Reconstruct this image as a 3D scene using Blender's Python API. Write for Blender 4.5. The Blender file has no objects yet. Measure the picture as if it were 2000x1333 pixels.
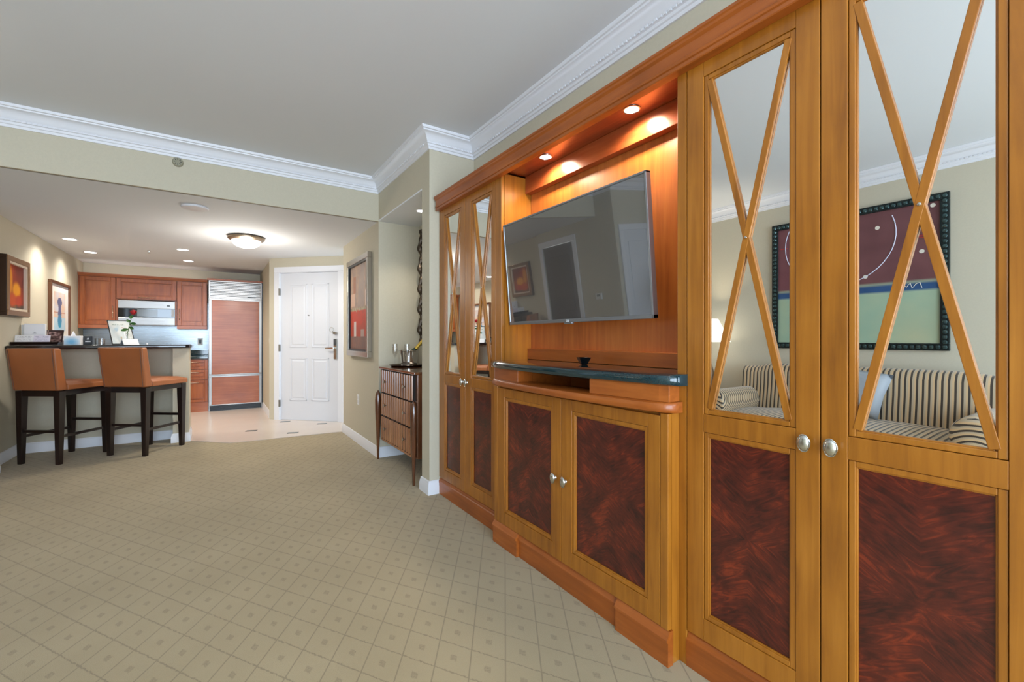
import bpy, bmesh, math, random
from mathutils import Vector, Matrix, noise as mnoise
random.seed(7)
R = math.radians
scene = bpy.context.scene
COL = scene.collection

# ------------------------------------------------------------------ camera
EYE = 1.19                     # lens height above the carpet, metres
YAW = math.atan2(578, 866)     # the room's long axis lies this far left of the lens axis
cam_data = bpy.data.cameras.new('camera')
cam_data.sensor_width = 36.0
cam_data.lens = 866 / 2000 * 36.0
cam_data.shift_y = -5.0 / 2000
cam_data.clip_start = 0.02
cam = bpy.data.objects.new('camera', cam_data)
cam.location = (0, 0, EYE)
cam.rotation_euler = (R(90), 0, -YAW)
COL.objects.link(cam)
scene.camera = cam

# ------------------------------------------------------------------ world, daylight, exposure
def srgb(r, g, b):
    f = lambda c: (c / 12.92 if c <= .04045 else ((c + .055) / 1.055) ** 2.4)
    return (f(r / 255), f(g / 255), f(b / 255), 1.0)

world = bpy.data.worlds.new('daylight')
scene.world = world
world.use_nodes = True
wn = world.node_tree
wn.nodes.clear()
wo = wn.nodes.new('ShaderNodeOutputWorld')
wb = wn.nodes.new('ShaderNodeBackground')
wt = wn.nodes.new('ShaderNodeTexCoord')
ws = wn.nodes.new('ShaderNodeSeparateXYZ')
wr = wn.nodes.new('ShaderNodeValToRGB')
wr.color_ramp.elements[0].position = 0.40
wr.color_ramp.elements[0].color = (0.70, 0.83, 0.98, 1)
wr.color_ramp.elements[1].position = 0.56
wr.color_ramp.elements[1].color = (0.64, 0.81, 1.0, 1)
wm = wn.nodes.new('ShaderNodeMath'); wm.operation = 'MULTIPLY_ADD'
wm.inputs[1].default_value = 0.5; wm.inputs[2].default_value = 0.5
wn.links.new(wt.outputs['Generated'], ws.inputs[0])
wn.links.new(ws.outputs['Z'], wm.inputs[0])
wn.links.new(wm.outputs[0], wr.inputs[0])
wn.links.new(wr.outputs[0], wb.inputs['Color'])
wn.links.new(wb.outputs[0], wo.inputs[0])
wb.inputs['Strength'].default_value = 13.2

portal_data = bpy.data.lights.new('window_portal', 'AREA')
portal_data.shape = 'RECTANGLE'
portal_data.size, portal_data.size_y = 3.7, 2.45
portal_data.cycles.is_portal = True
portal = bpy.data.objects.new('window_portal', portal_data)
portal.location = (-0.27, -2.52, 1.33)
portal.rotation_euler = (R(90), 0, 0)
COL.objects.link(portal)

vs = scene.view_settings
vs.view_transform = 'Standard'
vs.look = 'None'
vs.gamma = 1.0
vs.use_curve_mapping = False
vs.exposure = 0.0

# ------------------------------------------------------------------ materials
def nodes_of(name):
    m = bpy.data.materials.new(name); m.use_nodes = True
    nt = m.node_tree
    return m, nt, nt.nodes['Principled BSDF']

def plain(name, col, rough=.6, metal=0.0, spec=.5, bump=0.0, bscale=200.0, coat=0.0, var=0.0, vscale=6.0):
    m, nt, b = nodes_of(name)
    b.inputs['Base Color'].default_value = col
    b.inputs['Roughness'].default_value = rough
    b.inputs['Metallic'].default_value = metal
    b.inputs['Specular IOR Level'].default_value = spec
    if coat:
        b.inputs['Coat Weight'].default_value = coat
        b.inputs['Coat Roughness'].default_value = .08
    tc = nt.nodes.new('ShaderNodeTexCoord')
    if var:
        n = nt.nodes.new('ShaderNodeTexNoise'); n.inputs['Scale'].default_value = vscale
        n.inputs['Detail'].default_value = 4
        nt.links.new(tc.outputs['Object'], n.inputs['Vector'])
        mx = nt.nodes.new('ShaderNodeMix'); mx.data_type = 'RGBA'
        mx.inputs[6].default_value = tuple(c * (1 - var) for c in col[:3]) + (1,)
        mx.inputs[7].default_value = tuple(min(1, c * (1 + var)) for c in col[:3]) + (1,)
        nt.links.new(n.outputs['Fac'], mx.inputs[0])
        nt.links.new(mx.outputs[2], b.inputs['Base Color'])
    if bump:
        n = nt.nodes.new('ShaderNodeTexNoise'); n.inputs['Scale'].default_value = bscale
        n.inputs['Detail'].default_value = 3
        nt.links.new(tc.outputs['Object'], n.inputs['Vector'])
        bp = nt.nodes.new('ShaderNodeBump'); bp.inputs['Strength'].default_value = bump
        bp.inputs['Distance'].default_value = .004
        nt.links.new(n.outputs['Fac'], bp.inputs['Height'])
        nt.links.new(bp.outputs[0], b.inputs['Normal'])
    return m

def emit(name, col, strength):
    m = bpy.data.materials.new(name); m.use_nodes = True
    nt = m.node_tree; nt.nodes.clear()
    e = nt.nodes.new('ShaderNodeEmission'); e.inputs[0].default_value = col; e.inputs[1].default_value = strength
    o = nt.nodes.new('ShaderNodeOutputMaterial'); nt.links.new(e.outputs[0], o.inputs[0])
    return m

def wood(name, dark, mid, light, axis='z', rough=.36, coat=.14, fine=1.0):
    """straight-grained wood; the grain runs along the given object axis"""
    m, nt, b = nodes_of(name)
    tc = nt.nodes.new('ShaderNodeTexCoord')
    mp = nt.nodes.new('ShaderNodeMapping')
    s = [22.0 * fine] * 3
    s['xyz'.index(axis)] = 1.3 * fine
    mp.inputs['Scale'].default_value = s
    oi = nt.nodes.new('ShaderNodeObjectInfo')
    ad = nt.nodes.new('ShaderNodeVectorMath'); ad.operation = 'ADD'
    sc = nt.nodes.new('ShaderNodeVectorMath'); sc.operation = 'SCALE'
    sc.inputs[0].default_value = (13, 7, 11)
    nt.links.new(oi.outputs['Random'], sc.inputs['Scale'])
    nt.links.new(tc.outputs['Object'], ad.inputs[0]); nt.links.new(sc.outputs[0], ad.inputs[1])
    nt.links.new(ad.outputs[0], mp.inputs[0])
    n = nt.nodes.new('ShaderNodeTexNoise'); n.inputs['Scale'].default_value = 1.6
    n.inputs['Detail'].default_value = 6; n.inputs['Roughness'].default_value = .62
    n.inputs['Distortion'].default_value = .5
    nt.links.new(mp.outputs[0], n.inputs['Vector'])
    n2 = nt.nodes.new('ShaderNodeTexNoise'); n2.inputs['Scale'].default_value = 3.0
    n2.inputs['Detail'].default_value = 3
    nt.links.new(ad.outputs[0], n2.inputs['Vector'])
    mm = nt.nodes.new('ShaderNodeMath'); mm.operation = 'MULTIPLY_ADD'
    mm.inputs[1].default_value = .45
    nt.links.new(n2.outputs['Fac'], mm.inputs[0])
    m2 = nt.nodes.new('ShaderNodeMath'); m2.operation = 'MULTIPLY'; m2.inputs[1].default_value = .6
    nt.links.new(n.outputs['Fac'], m2.inputs[0]); nt.links.new(m2.outputs[0], mm.inputs[2])
    cr = nt.nodes.new('ShaderNodeValToRGB')
    e = cr.color_ramp.elements
    e[0].position = .34; e[0].color = dark
    e[1].position = .72; e[1].color = light
    k = e.new(.53); k.color = mid
    nt.links.new(mm.outputs[0], cr.inputs[0])
    nt.links.new(cr.outputs[0], b.inputs['Base Color'])
    b.inputs['Roughness'].default_value = rough
    b.inputs['Coat Weight'].default_value = coat
    b.inputs['Coat Roughness'].default_value = .12
    return m

def flame_veneer(name):
    """quarter-matched crotch mahogany, mirrored about the panel's centre"""
    m, nt, b = nodes_of(name)
    tc = nt.nodes.new('ShaderNodeTexCoord')
    sp = nt.nodes.new('ShaderNodeSeparateXYZ'); nt.links.new(tc.outputs['Object'], sp.inputs[0])
    def math_(op, a=None, bb=None, v=None):
        n = nt.nodes.new('ShaderNodeMath'); n.operation = op
        if a is not None: nt.links.new(a, n.inputs[0])
        if bb is not None: nt.links.new(bb, n.inputs[1])
        if v is not None: n.inputs[1].default_value = v
        return n.outputs[0]
    u = math_('ABSOLUTE', sp.outputs['Y']); v = math_('ABSOLUTE', sp.outputs['Z'])
    # feather direction: the grain fans from the middle out and up
    a1 = math_('MULTIPLY', u, v=1.0); a2 = math_('MULTIPLY', v, v=.75)
    along = math_('ADD', a1, a2)
    across = math_('SUBTRACT', math_('MULTIPLY', v, v=1.0), math_('MULTIPLY', u, v=.62))
    cb = nt.nodes.new('ShaderNodeCombineXYZ')
    nt.links.new(math_('MULTIPLY', along, v=7.0), cb.inputs[0])
    nt.links.new(math_('MULTIPLY', across, v=38.0), cb.inputs[1])
    oi = nt.nodes.new('ShaderNodeObjectInfo')
    nt.links.new(math_('MULTIPLY', oi.outputs['Random'], v=9.0), cb.inputs[2])
    n = nt.nodes.new('ShaderNodeTexNoise'); n.inputs['Scale'].default_value = 1.0
    n.inputs['Detail'].default_value = 6; n.inputs['Roughness'].default_value = .6
    n.inputs['Distortion'].default_value = 2.4
    nt.links.new(cb.outputs[0], n.inputs['Vector'])
    n2 = nt.nodes.new('ShaderNodeTexNoise'); n2.inputs['Scale'].default_value = 11.0; n2.inputs['Detail'].default_value = 6
    nt.links.new(tc.outputs['Object'], n2.inputs['Vector'])
    mix = math_('ADD', math_('MULTIPLY', n.outputs['Fac'], v=.56), math_('MULTIPLY', n2.outputs['Fac'], v=.48))
    cr = nt.nodes.new('ShaderNodeValToRGB')
    e = cr.color_ramp.elements
    e[0].position = .36; e[0].color = srgb(40, 13, 11)
    e[1].position = .74; e[1].color = srgb(146, 54, 24)
    k = e.new(.54); k.color = srgb(86, 29, 18)
    nt.links.new(mix, cr.inputs[0]); nt.links.new(cr.outputs[0], b.inputs['Base Color'])
    b.inputs['Roughness'].default_value = .3
    b.inputs['Coat Weight'].default_value = .2; b.inputs['Coat Roughness'].default_value = .1
    return m

def carpet_mat():
    m, nt, b = nodes_of('carpet')
    tc = nt.nodes.new('ShaderNodeTexCoord')
    sp = nt.nodes.new('ShaderNodeSeparateXYZ')
    wob = nt.nodes.new('ShaderNodeTexNoise'); wob.inputs['Scale'].default_value = 90; wob.inputs['Detail'].default_value = 1
    nt.links.new(tc.outputs['Object'], wob.inputs['Vector'])
    def M(op, a, bb=None, v=None, c=None):
        n = nt.nodes.new('ShaderNodeMath'); n.operation = op
        if isinstance(a, float): n.inputs[0].default_value = a
        else: nt.links.new(a, n.inputs[0])
        if bb is not None: nt.links.new(bb, n.inputs[1])
        if v is not None: n.inputs[1].default_value = v
        if c is not None: n.inputs[2].default_value = c
        return n.outputs[0]
    nt.links.new(tc.outputs['Object'], sp.inputs[0])
    w = M('MULTIPLY', M('SUBTRACT', wob.outputs['Fac'], v=.5), v=.05)
    u = M('ADD', M('MULTIPLY', sp.outputs['X'], v=1 / .153), w)
    v = M('ADD', M('MULTIPLY', sp.outputs['Y'], v=1 / .238), w)
    s = M('SUBTRACT', M('ADD', u, v), v=.585)
    d = M('SUBTRACT', M('SUBTRACT', u, v), v=.03)
    def edge(x):      # distance to the nearest line, in cells
        f = M('FRACT', x)
        return M('SUBTRACT', M('ABSOLUTE', M('SUBTRACT', f, v=.5)), v=.5)   # 0 at the line, -.5 mid cell
    es, ed = edge(s), edge(d)
    ls = M('GREATER_THAN', es, v=-.020); ld = M('GREATER_THAN', ed, v=-.020)
    lines = M('MAXIMUM', ls, ld)
    # little woven square in the middle of each cell
    cs, cd = M('LESS_THAN', es, v=-.405), M('LESS_THAN', ed, v=-.405)
    sq = M('MULTIPLY', cs, cd)
    wv = nt.nodes.new('ShaderNodeTexNoise'); wv.inputs['Scale'].default_value = 160; wv.inputs['Detail'].default_value = 2
    nt.links.new(tc.outputs['Object'], wv.inputs['Vector'])
    sq = M('MULTIPLY', sq, M('MULTIPLY_ADD', wv.outputs['Fac'], v=2.6, c=-.55))
    mark = M('MULTIPLY', M('ADD', M('MULTIPLY', lines, v=1.0), M('MULTIPLY', sq, v=.8)), v=.48)
    big = nt.nodes.new('ShaderNodeTexNoise'); big.inputs['Scale'].default_value = 1.6; big.inputs['Detail'].default_value = 5
    nt.links.new(tc.outputs['Object'], big.inputs['Vector'])
    fine = nt.nodes.new('ShaderNodeTexNoise'); fine.inputs['Scale'].default_value = 420; fine.inputs['Detail'].default_value = 2
    nt.links.new(tc.outputs['Object'], fine.inputs['Vector'])
    cr = nt.nodes.new('ShaderNodeValToRGB')
    cr.color_ramp.elements[0].position = .3; cr.color_ramp.elements[0].color = srgb(160, 143, 109)
    cr.color_ramp.elements[1].position = .7; cr.color_ramp.elements[1].color = srgb(179, 162, 128)
    mixf = M('ADD', M('MULTIPLY', big.outputs['Fac'], v=.6), M('MULTIPLY', fine.outputs['Fac'], v=.4))
    nt.links.new(mixf, cr.inputs[0])
    mx = nt.nodes.new('ShaderNodeMix'); mx.data_type = 'RGBA'
    nt.links.new(mark, mx.inputs[0]); nt.links.new(cr.outputs[0], mx.inputs[6])
    mx.inputs[7].default_value = srgb(112, 98, 76)
    nt.links.new(mx.outputs[2], b.inputs['Base Color'])
    b.inputs['Roughness'].default_value = .95; b.inputs['Specular IOR Level'].default_value = .1
    b.inputs['Sheen Weight'].default_value = .25
    bp = nt.nodes.new('ShaderNodeBump'); bp.inputs['Strength'].default_value = .5; bp.inputs['Distance'].default_value = .004
    h = M('SUBTRACT', fine.outputs['Fac'], M('MULTIPLY', lines, v=.8))
    nt.links.new(h, bp.inputs['Height']); nt.links.new(bp.outputs[0], b.inputs['Normal'])
    return m

def stripes(name, axis, period=.039):
    m, nt, b = nodes_of(name)
    tc = nt.nodes.new('ShaderNodeTexCoord')
    sp = nt.nodes.new('ShaderNodeSeparateXYZ'); nt.links.new(tc.outputs['Object'], sp.inputs[0])
    mu = nt.nodes.new('ShaderNodeMath'); mu.operation = 'MULTIPLY'; mu.inputs[1].default_value = 1 / period
    nt.links.new(sp.outputs[axis], mu.inputs[0])
    fr = nt.nodes.new('ShaderNodeMath'); fr.operation = 'FRACT'; nt.links.new(mu.outputs[0], fr.inputs[0])
    cr = nt.nodes.new('ShaderNodeValToRGB'); cr.color_ramp.interpolation = 'CONSTANT'
    e = cr.color_ramp.elements
    e[0].position = 0; e[0].color = srgb(64, 55, 46)
    e[1].position = .37; e[1].color = srgb(206, 174, 132)
    k = e.new(.68); k.color = srgb(184, 166, 138)
    nt.links.new(fr.outputs[0], cr.inputs[0]); nt.links.new(cr.outputs[0], b.inputs['Base Color'])
    b.inputs['Roughness'].default_value = .45; b.inputs['Specular IOR Level'].default_value = .35
    b.inputs['Sheen Weight'].default_value = .3
    return m

def arm_stripes(name, period=.036):
    # stripes run round the rolled arm and in arcs on its front
    m = stripes(name, 'X', period); nt = m.node_tree
    tc = [n for n in nt.nodes if n.type == 'TEX_COORD'][0]; sp = [n for n in nt.nodes if n.type == 'SEPXYZ'][0]
    mu = nt.links and [l.to_node for l in nt.links if l.from_node == sp][0]
    c = nt.nodes.new('ShaderNodeVectorMath'); c.operation = 'MULTIPLY_ADD'
    c.inputs[1].default_value = (0, 1, 1); c.inputs[2].default_value = (0, 0, -.26)
    ln = nt.nodes.new('ShaderNodeVectorMath'); ln.operation = 'LENGTH'
    ad = nt.nodes.new('ShaderNodeMath'); ad.operation = 'ADD'
    nt.links.new(tc.outputs['Object'], c.inputs[0]); nt.links.new(c.outputs[0], ln.inputs[0])
    nt.links.new(ln.outputs['Value'], ad.inputs[0]); nt.links.new(sp.outputs['X'], ad.inputs[1])
    nt.links.new(ad.outputs[0], mu.inputs[0])
    return m

def thin_glass(name, tint=(1, 1, 1, 1), gloss=.08):
    m = bpy.data.materials.new(name); m.use_nodes = True
    nt = m.node_tree; nt.nodes.clear()
    t = nt.nodes.new('ShaderNodeBsdfTransparent'); t.inputs[0].default_value = tint
    g = nt.nodes.new('ShaderNodeBsdfGlossy'); g.inputs['Roughness'].default_value = .02
    mx = nt.nodes.new('ShaderNodeMixShader'); mx.inputs[0].default_value = gloss
    lw = nt.nodes.new('ShaderNodeLayerWeight'); lw.inputs[0].default_value = .35
    ad = nt.nodes.new('ShaderNodeMath'); ad.operation = 'MULTIPLY_ADD'; ad.inputs[1].default_value = .35; ad.inputs[2].default_value = gloss
    nt.links.new(lw.outputs['Facing'], ad.inputs[0]); nt.links.new(ad.outputs[0], mx.inputs[0])
    o = nt.nodes.new('ShaderNodeOutputMaterial')
    nt.links.new(t.outputs[0], mx.inputs[1]); nt.links.new(g.outputs[0], mx.inputs[2]); nt.links.new(mx.outputs[0], o.inputs[0])
    return m

def paint_mat():
    m, nt, b = nodes_of('printed_colours')
    a = nt.nodes.new('ShaderNodeAttribute'); a.attribute_name = 'Col'
    nt.links.new(a.outputs['Color'], b.inputs['Base Color'])
    b.inputs['Roughness'].default_value = .5
    return m

def brushed(name, col, axis='x', rough=.3):
    m, nt, b = nodes_of(name)
    tc = nt.nodes.new('ShaderNodeTexCoord'); mp = nt.nodes.new('ShaderNodeMapping')
    s = [220.0] * 3; s['xyz'.index(axis)] = 3.0
    mp.inputs['Scale'].default_value = s
    nt.links.new(tc.outputs['Object'], mp.inputs[0])
    n = nt.nodes.new('ShaderNodeTexNoise'); n.inputs['Scale'].default_value = 1; nt.links.new(mp.outputs[0], n.inputs['Vector'])
    mr = nt.nodes.new('ShaderNodeMapRange'); mr.inputs[3].default_value = rough - .08; mr.inputs[4].default_value = rough + .1
    nt.links.new(n.outputs['Fac'], mr.inputs[0]); nt.links.new(mr.outputs[0], b.inputs['Roughness'])
    b.inputs['Base Color'].default_value = col; b.inputs['Metallic'].default_value = 1
    return m

W_WALL = plain('wall_paper', srgb(200, 192, 171), .75, bump=.25, bscale=260, var=.05, vscale=70)
W_CEIL = plain('ceiling_paint', srgb(227, 230, 234), .85)
W_TRIM = plain('white_trim', srgb(232, 233, 238), .4)
W_DOOR = plain('white_door_paint', srgb(222, 224, 230), .4)
CARPET = carpet_mat()
TILE = plain('cream_floor_tile', srgb(208, 194, 182), .25, var=.04, vscale=3)
TILE_INSET = plain('dark_slate_inset', srgb(66, 78, 80), .35)
CH_D, CH_M, CH_L = srgb(134, 78, 18), srgb(162, 99, 25), srgb(180, 115, 36)
CHERRY = wood('cherry_upright', CH_D, CH_M, CH_L, 'z')
CHERRY_H = wood('cherry_across', srgb(134, 68, 20), srgb(160, 83, 27), srgb(178, 98, 37), 'y')
CHERRY_BACK = wood('cherry_back_panel', srgb(150, 76, 30), srgb(178, 98, 40), srgb(194, 114, 50), 'z', rough=.38)
CHERRY_RED = wood('cherry_soffit', srgb(140, 62, 30), srgb(158, 76, 38), srgb(174, 90, 46), 'y', rough=.25, coat=.5)
KWOOD = wood('kitchen_cherry', srgb(132, 64, 22), srgb(160, 82, 28), srgb(178, 98, 38), 'z', rough=.35)
KWOOD_H = wood('kitchen_cherry_across', srgb(140, 74, 44), srgb(164, 92, 56), srgb(182, 110, 70), 'x', rough=.35)
VENEER = flame_veneer('flame_mahogany')
MIRROR = plain('mirror_silver', (.86, .88, .88, 1), .0, 1.0)
GRANITE = plain('dark_granite', srgb(18, 48, 54), .08, coat=.6, var=.5, vscale=180)
BARSTONE = plain('black_granite', srgb(24, 22, 24), .12, coat=.5, var=.5, vscale=160)
NICKEL = plain('satin_nickel', srgb(205, 205, 200), .22, 1.0)
CHROME = plain('chrome', srgb(225, 226, 228), .1, 1.0)
STEEL = brushed('brushed_steel', srgb(158, 154, 150), 'x')
DOORWOOD = wood('walnut_door', srgb(70, 56, 46), srgb(88, 72, 58), srgb(104, 86, 70), 'z', rough=.3)
BLACK = plain('black_plastic', srgb(18, 18, 20), .35)
BLACKGLASS = plain('black_glass', srgb(12, 14, 16), .05, coat=.8)
SCREEN = plain('tv_screen', srgb(70, 70, 70), .015, coat=1.0, spec=1.0)
SCREEN.node_tree.nodes['Principled BSDF'].inputs['IOR'].default_value = 1.75
SILVER = plain('silver_bezel', srgb(150, 154, 160), .3, .8)
LEATHER = plain('tan_leather', srgb(172, 102, 58), .38, bump=.25, bscale=320, var=.16, vscale=5, coat=.12)
PIPING = plain('leather_piping', srgb(120, 84, 70), .3, coat=.3)
ESPRESSO = wood('espresso_wood', srgb(20, 12, 10), srgb(32, 18, 14), srgb(46, 26, 20), 'z', rough=.3)
ROSEWOOD = wood('chest_rosewood', srgb(70, 38, 22), srgb(98, 56, 32), srgb(126, 76, 44), 'z', rough=.16, coat=.9)
ROSE_RIB = wood('chest_ribs', srgb(126, 76, 46), srgb(164, 108, 68), srgb(186, 130, 86), 'z', rough=.25, coat=.5)
DARKGAP = plain('chest_groove', srgb(16, 9, 8), .7)
WHITE_PLASTIC = plain('white_plastic', srgb(232, 232, 230), .4)
GREY_METAL = plain('grey_metal', srgb(140, 140, 136), .4, .6)
PAPER = plain('white_card', srgb(240, 240, 242), .7)
GREYCARD = plain('grey_card', srgb(120, 134, 146), .7)
PRINT = paint_mat()
GLASS = thin_glass('clear_glass', gloss=.10)
PANE = thin_glass('window_pane', gloss=.03)
BRONZE = plain('brushed_bronze', srgb(150, 132, 112), .35, .9)
BULB = emit('lamp_glow', (1, .95, .88, 1), 14)
DOME = emit('dome_glass_glow', (1, .95, .88, 1), 5)
SHADE = emit('lampshade_glow', (1, .92, .78, 1), 2.6)

# ------------------------------------------------------------------ mesh helpers
class MB:
    """collects simple shapes, in world metres, that become one mesh object"""
    def __init__(self): self.v = []; self.f = []
    def add(self, vs, fs):
        k = len(self.v); self.v += [Vector(p) for p in vs]; self.f += [[i + k for i in f] for f in fs]; return self
    def box(self, x0, x1, y0, y1, z0, z1):
        x0, x1 = min(x0, x1), max(x0, x1); y0, y1 = min(y0, y1), max(y0, y1); z0, z1 = min(z0, z1), max(z0, z1)
        return self.add([(x0,y0,z0),(x1,y0,z0),(x1,y1,z0),(x0,y1,z0),(x0,y0,z1),(x1,y0,z1),(x1,y1,z1),(x0,y1,z1)],
                        [(0,3,2,1),(4,5,6,7),(0,1,5,4),(1,2,6,5),(2,3,7,6),(3,0,4,7)])
    def hexa(self, b, t):      # two quads: bottom, top
        return self.add(list(b) + list(t), [(0,3,2,1),(4,5,6,7),(0,1,5,4),(1,2,6,5),(2,3,7,6),(3,0,4,7)])
    def prism(self, poly, z0, z1):      # polygon in x, y
        n = len(poly)
        return self.add([(x,y,z0) for x,y in poly] + [(x,y,z1) for x,y in poly],
                        [list(range(n))[::-1], list(range(n,2*n))] + [(i,(i+1)%n,n+(i+1)%n,n+i) for i in range(n)])
    def prism_ax(self, poly, a0, a1, ax):      # polygon in the other two axes, pushed along ax
        n = len(poly)
        def p(a, b, c):
            return {'x': (c,a,b), 'y': (a,c,b), 'z': (a,b,c)}[ax]
        return self.add([p(a,b,a0) for a,b in poly] + [p(a,b,a1) for a,b in poly],
                        [list(range(n))[::-1], list(range(n,2*n))] + [(i,(i+1)%n,n+(i+1)%n,n+i) for i in range(n)])
    def lathe(self, prof, c=(0,0,0), n=24, axis='z'):
        vs = []; fs = []; m = len(prof)
        for r, h in prof:
            for k in range(n):
                a = 2*math.pi*k/n; p = (max(r,1e-5)*math.cos(a), max(r,1e-5)*math.sin(a), h)
                if axis == 'x': p = (p[2], p[0], p[1])
                elif axis == 'y': p = (p[0], p[2], p[1])
                vs.append((p[0]+c[0], p[1]+c[1], p[2]+c[2]))
        for j in range(m-1):
            for k in range(n):
                fs.append((j*n+k, j*n+(k+1)%n, (j+1)*n+(k+1)%n, (j+1)*n+k))
        fs.append(list(range(n))[::-1]); fs.append([(m-1)*n+k for k in range(n)])
        return self.add(vs, fs)
    def tube(self, pts, r, n=8):
        pts = [Vector(p) for p in pts]; vs = []; fs = []
        rs = r if isinstance(r, (list, tuple)) else [r]*len(pts)
        for i, p in enumerate(pts):
            t = (pts[min(i+1,len(pts)-1)] - pts[max(i-1,0)]).normalized()
            u = t.cross(Vector((0,0,1)) if abs(t.z) < .9 else Vector((1,0,0))).normalized(); w = t.cross(u)
            for k in range(n):
                a = 2*math.pi*k/n; vs.append(p + (u*math.cos(a) + w*math.sin(a))*rs[i])
        for j in range(len(pts)-1):
            for k in range(n):
                fs.append((j*n+k, j*n+(k+1)%n, (j+1)*n+(k+1)%n, (j+1)*n+k))
        fs.append(list(range(n))[::-1]); fs.append([(len(pts)-1)*n+k for k in range(n)])
        return self.add(vs, fs)
    def bar(self, a, b, w, d, up=(0,0,1)):      # square bar from a to b
        a, b = Vector(a), Vector(b); t = (b-a).normalized(); u = Vector(up)
        s = t.cross(u).normalized()*w/2; q = s.cross(t).normalized()*d/2
        return self.hexa([a-s-q, a+s-q, a+s+q, a-s+q], [b-s-q, b+s-q, b+s+q, b-s+q])
    def sphere(self, c, r, n=12, sx=1, sy=1, sz=1):
        m = max(4, n//2); vs = []; fs = []
        for j in range(1, m):
            ph = math.pi*j/m
            for k in range(n):
                a = 2*math.pi*k/n
                vs.append((c[0]+sx*r*math.sin(ph)*math.cos(a), c[1]+sy*r*math.sin(ph)*math.sin(a), c[2]+sz*r*math.cos(ph)))
        for j in range(m-2):
            for k in range(n): fs.append((j*n+k, j*n+(k+1)%n, (j+1)*n+(k+1)%n, (j+1)*n+k))
        t = len(vs); vs.append((c[0],c[1],c[2]+sz*r)); vs.append((c[0],c[1],c[2]-sz*r))
        for k in range(n):
            fs.append((t, (k+1)%n, k)); fs.append((t+1, (m-2)*n+k, (m-2)*n+(k+1)%n))
        return self.add(vs, fs)
    def sweep(self, prof, path, closed=False, z=0.0):
        """profile of (distance to the left of the path, height) run along x, y points with mitred corners"""
        P = [Vector(p) for p in path]; n = len(P); m = len(prof); vs = []; fs = []
        for i in range(n):
            d1 = (P[i]-P[i-1]).normalized() if (closed or i > 0) else None
            d2 = (P[(i+1)%n]-P[i]).normalized() if (closed or i < n-1) else None
            d1 = d1 or d2; d2 = d2 or d1
            n1 = Vector((-d1.y, d1.x)); n2 = Vector((-d2.y, d2.x))
            b = (n1+n2); b = b/ (b.dot(n1)) if b.length > 1e-6 else n1
            for o, h in prof: vs.append((P[i].x+b.x*o, P[i].y+b.y*o, z+h))
        for i in range(n if closed else n-1):
            j = (i+1) % n
            for k in range(m): fs.append((i*m+k, i*m+(k+1)%m, j*m+(k+1)%m, j*m+k))
        if not closed:
            fs.append(list(range(m))); fs.append([(n-1)*m+k for k in range(m)][::-1])
        return self.add(vs, fs)
    def xf(self, M):
        self.v = [M @ p for p in self.v]; return self
    def join(self, o): return self.add(o.v, o.f)

ORIG = {}
def obj(name, mb, mat, parent=None, label=None, cat=None, group=None, kind=None, bevel=0.0, smooth=False, origin=None, angle=35, seg=2):
    lo = Vector((min(p.x for p in mb.v), min(p.y for p in mb.v), min(p.z for p in mb.v)))
    hi = Vector((max(p.x for p in mb.v), max(p.y for p in mb.v), max(p.z for p in mb.v)))
    if origin == 'c': o = (lo+hi)/2
    elif origin is None: o = Vector(((lo.x+hi.x)/2, (lo.y+hi.y)/2, lo.z))
    else: o = Vector(origin)
    me = bpy.data.meshes.new(name)
    me.from_pydata([p-o for p in mb.v], [], mb.f); me.validate()
    b = bmesh.new(); b.from_mesh(me); bmesh.ops.recalc_face_normals(b, faces=b.faces); b.to_mesh(me); b.free()
    me.materials.append(mat)
    if smooth:
        for p in me.polygons: p.use_smooth = True
        me.set_sharp_from_angle(angle=R(angle))
    ob = bpy.data.objects.new(name, me); COL.objects.link(ob)
    if bevel:
        md = ob.modifiers.new('soft_edges', 'BEVEL'); md.width = bevel; md.segments = seg
        md.limit_method = 'ANGLE'; md.angle_limit = R(40); md.harden_normals = False
    place(ob, o, parent)
    tag(ob, label, cat, group, kind)
    return ob
def place(ob, o, parent):
    ORIG[ob.name] = Vector(o)
    if parent is not None:
        ob.parent = parent; ob.location = Vector(o) - ORIG[parent.name]
    else: ob.location = o
def tag(ob, label=None, cat=None, group=None, kind=None):
    if label: ob['label'] = label
    if cat: ob['category'] = cat
    if group: ob['group'] = group
    if kind: ob['kind'] = kind
def thing(name, loc, label, cat, group=None, kind=None):
    e = bpy.data.objects.new(name, None); COL.objects.link(e); e.empty_display_size = .1
    place(e, loc, None); tag(e, label, cat, group, kind); return e
def struct(name, mb, mat, label=None, bevel=0.0, smooth=False, parent=None):
    return obj(name, mb, mat, parent, label, None, None, 'structure' if parent is None else None, bevel, smooth, origin=(0,0,0) if parent is None else None)
def painted(name, corner, du, dv, fn, nx, ny, parent=None, thick=None, **kw):
    """flat printed sheet: corner, edge vectors, colour fn(u, v) in sRGB 0..255"""
    c, du, dv = Vector(corner), Vector(du), Vector(dv)
    o = c + du/2
    me = bpy.data.meshes.new(name)
    vs = [c + du*(i/nx) + dv*(j/ny) - o for j in range(ny+1) for i in range(nx+1)]
    fs = [(j*(nx+1)+i, j*(nx+1)+i+1, (j+1)*(nx+1)+i+1, (j+1)*(nx+1)+i) for j in range(ny) for i in range(nx)]
    me.from_pydata(vs, [], fs)
    at = me.color_attributes.new('Col', 'FLOAT_COLOR', 'POINT')
    k = 0
    for j in range(ny+1):
        for i in range(nx+1):
            at.data[k].color = srgb(*[max(0, min(255, q)) for q in fn(i/nx, j/ny)]); k += 1
    me.materials.append(PRINT)
    ob = bpy.data.objects.new(name, me); COL.objects.link(ob); place(ob, o, parent); tag(ob, **kw)
    return ob
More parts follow.
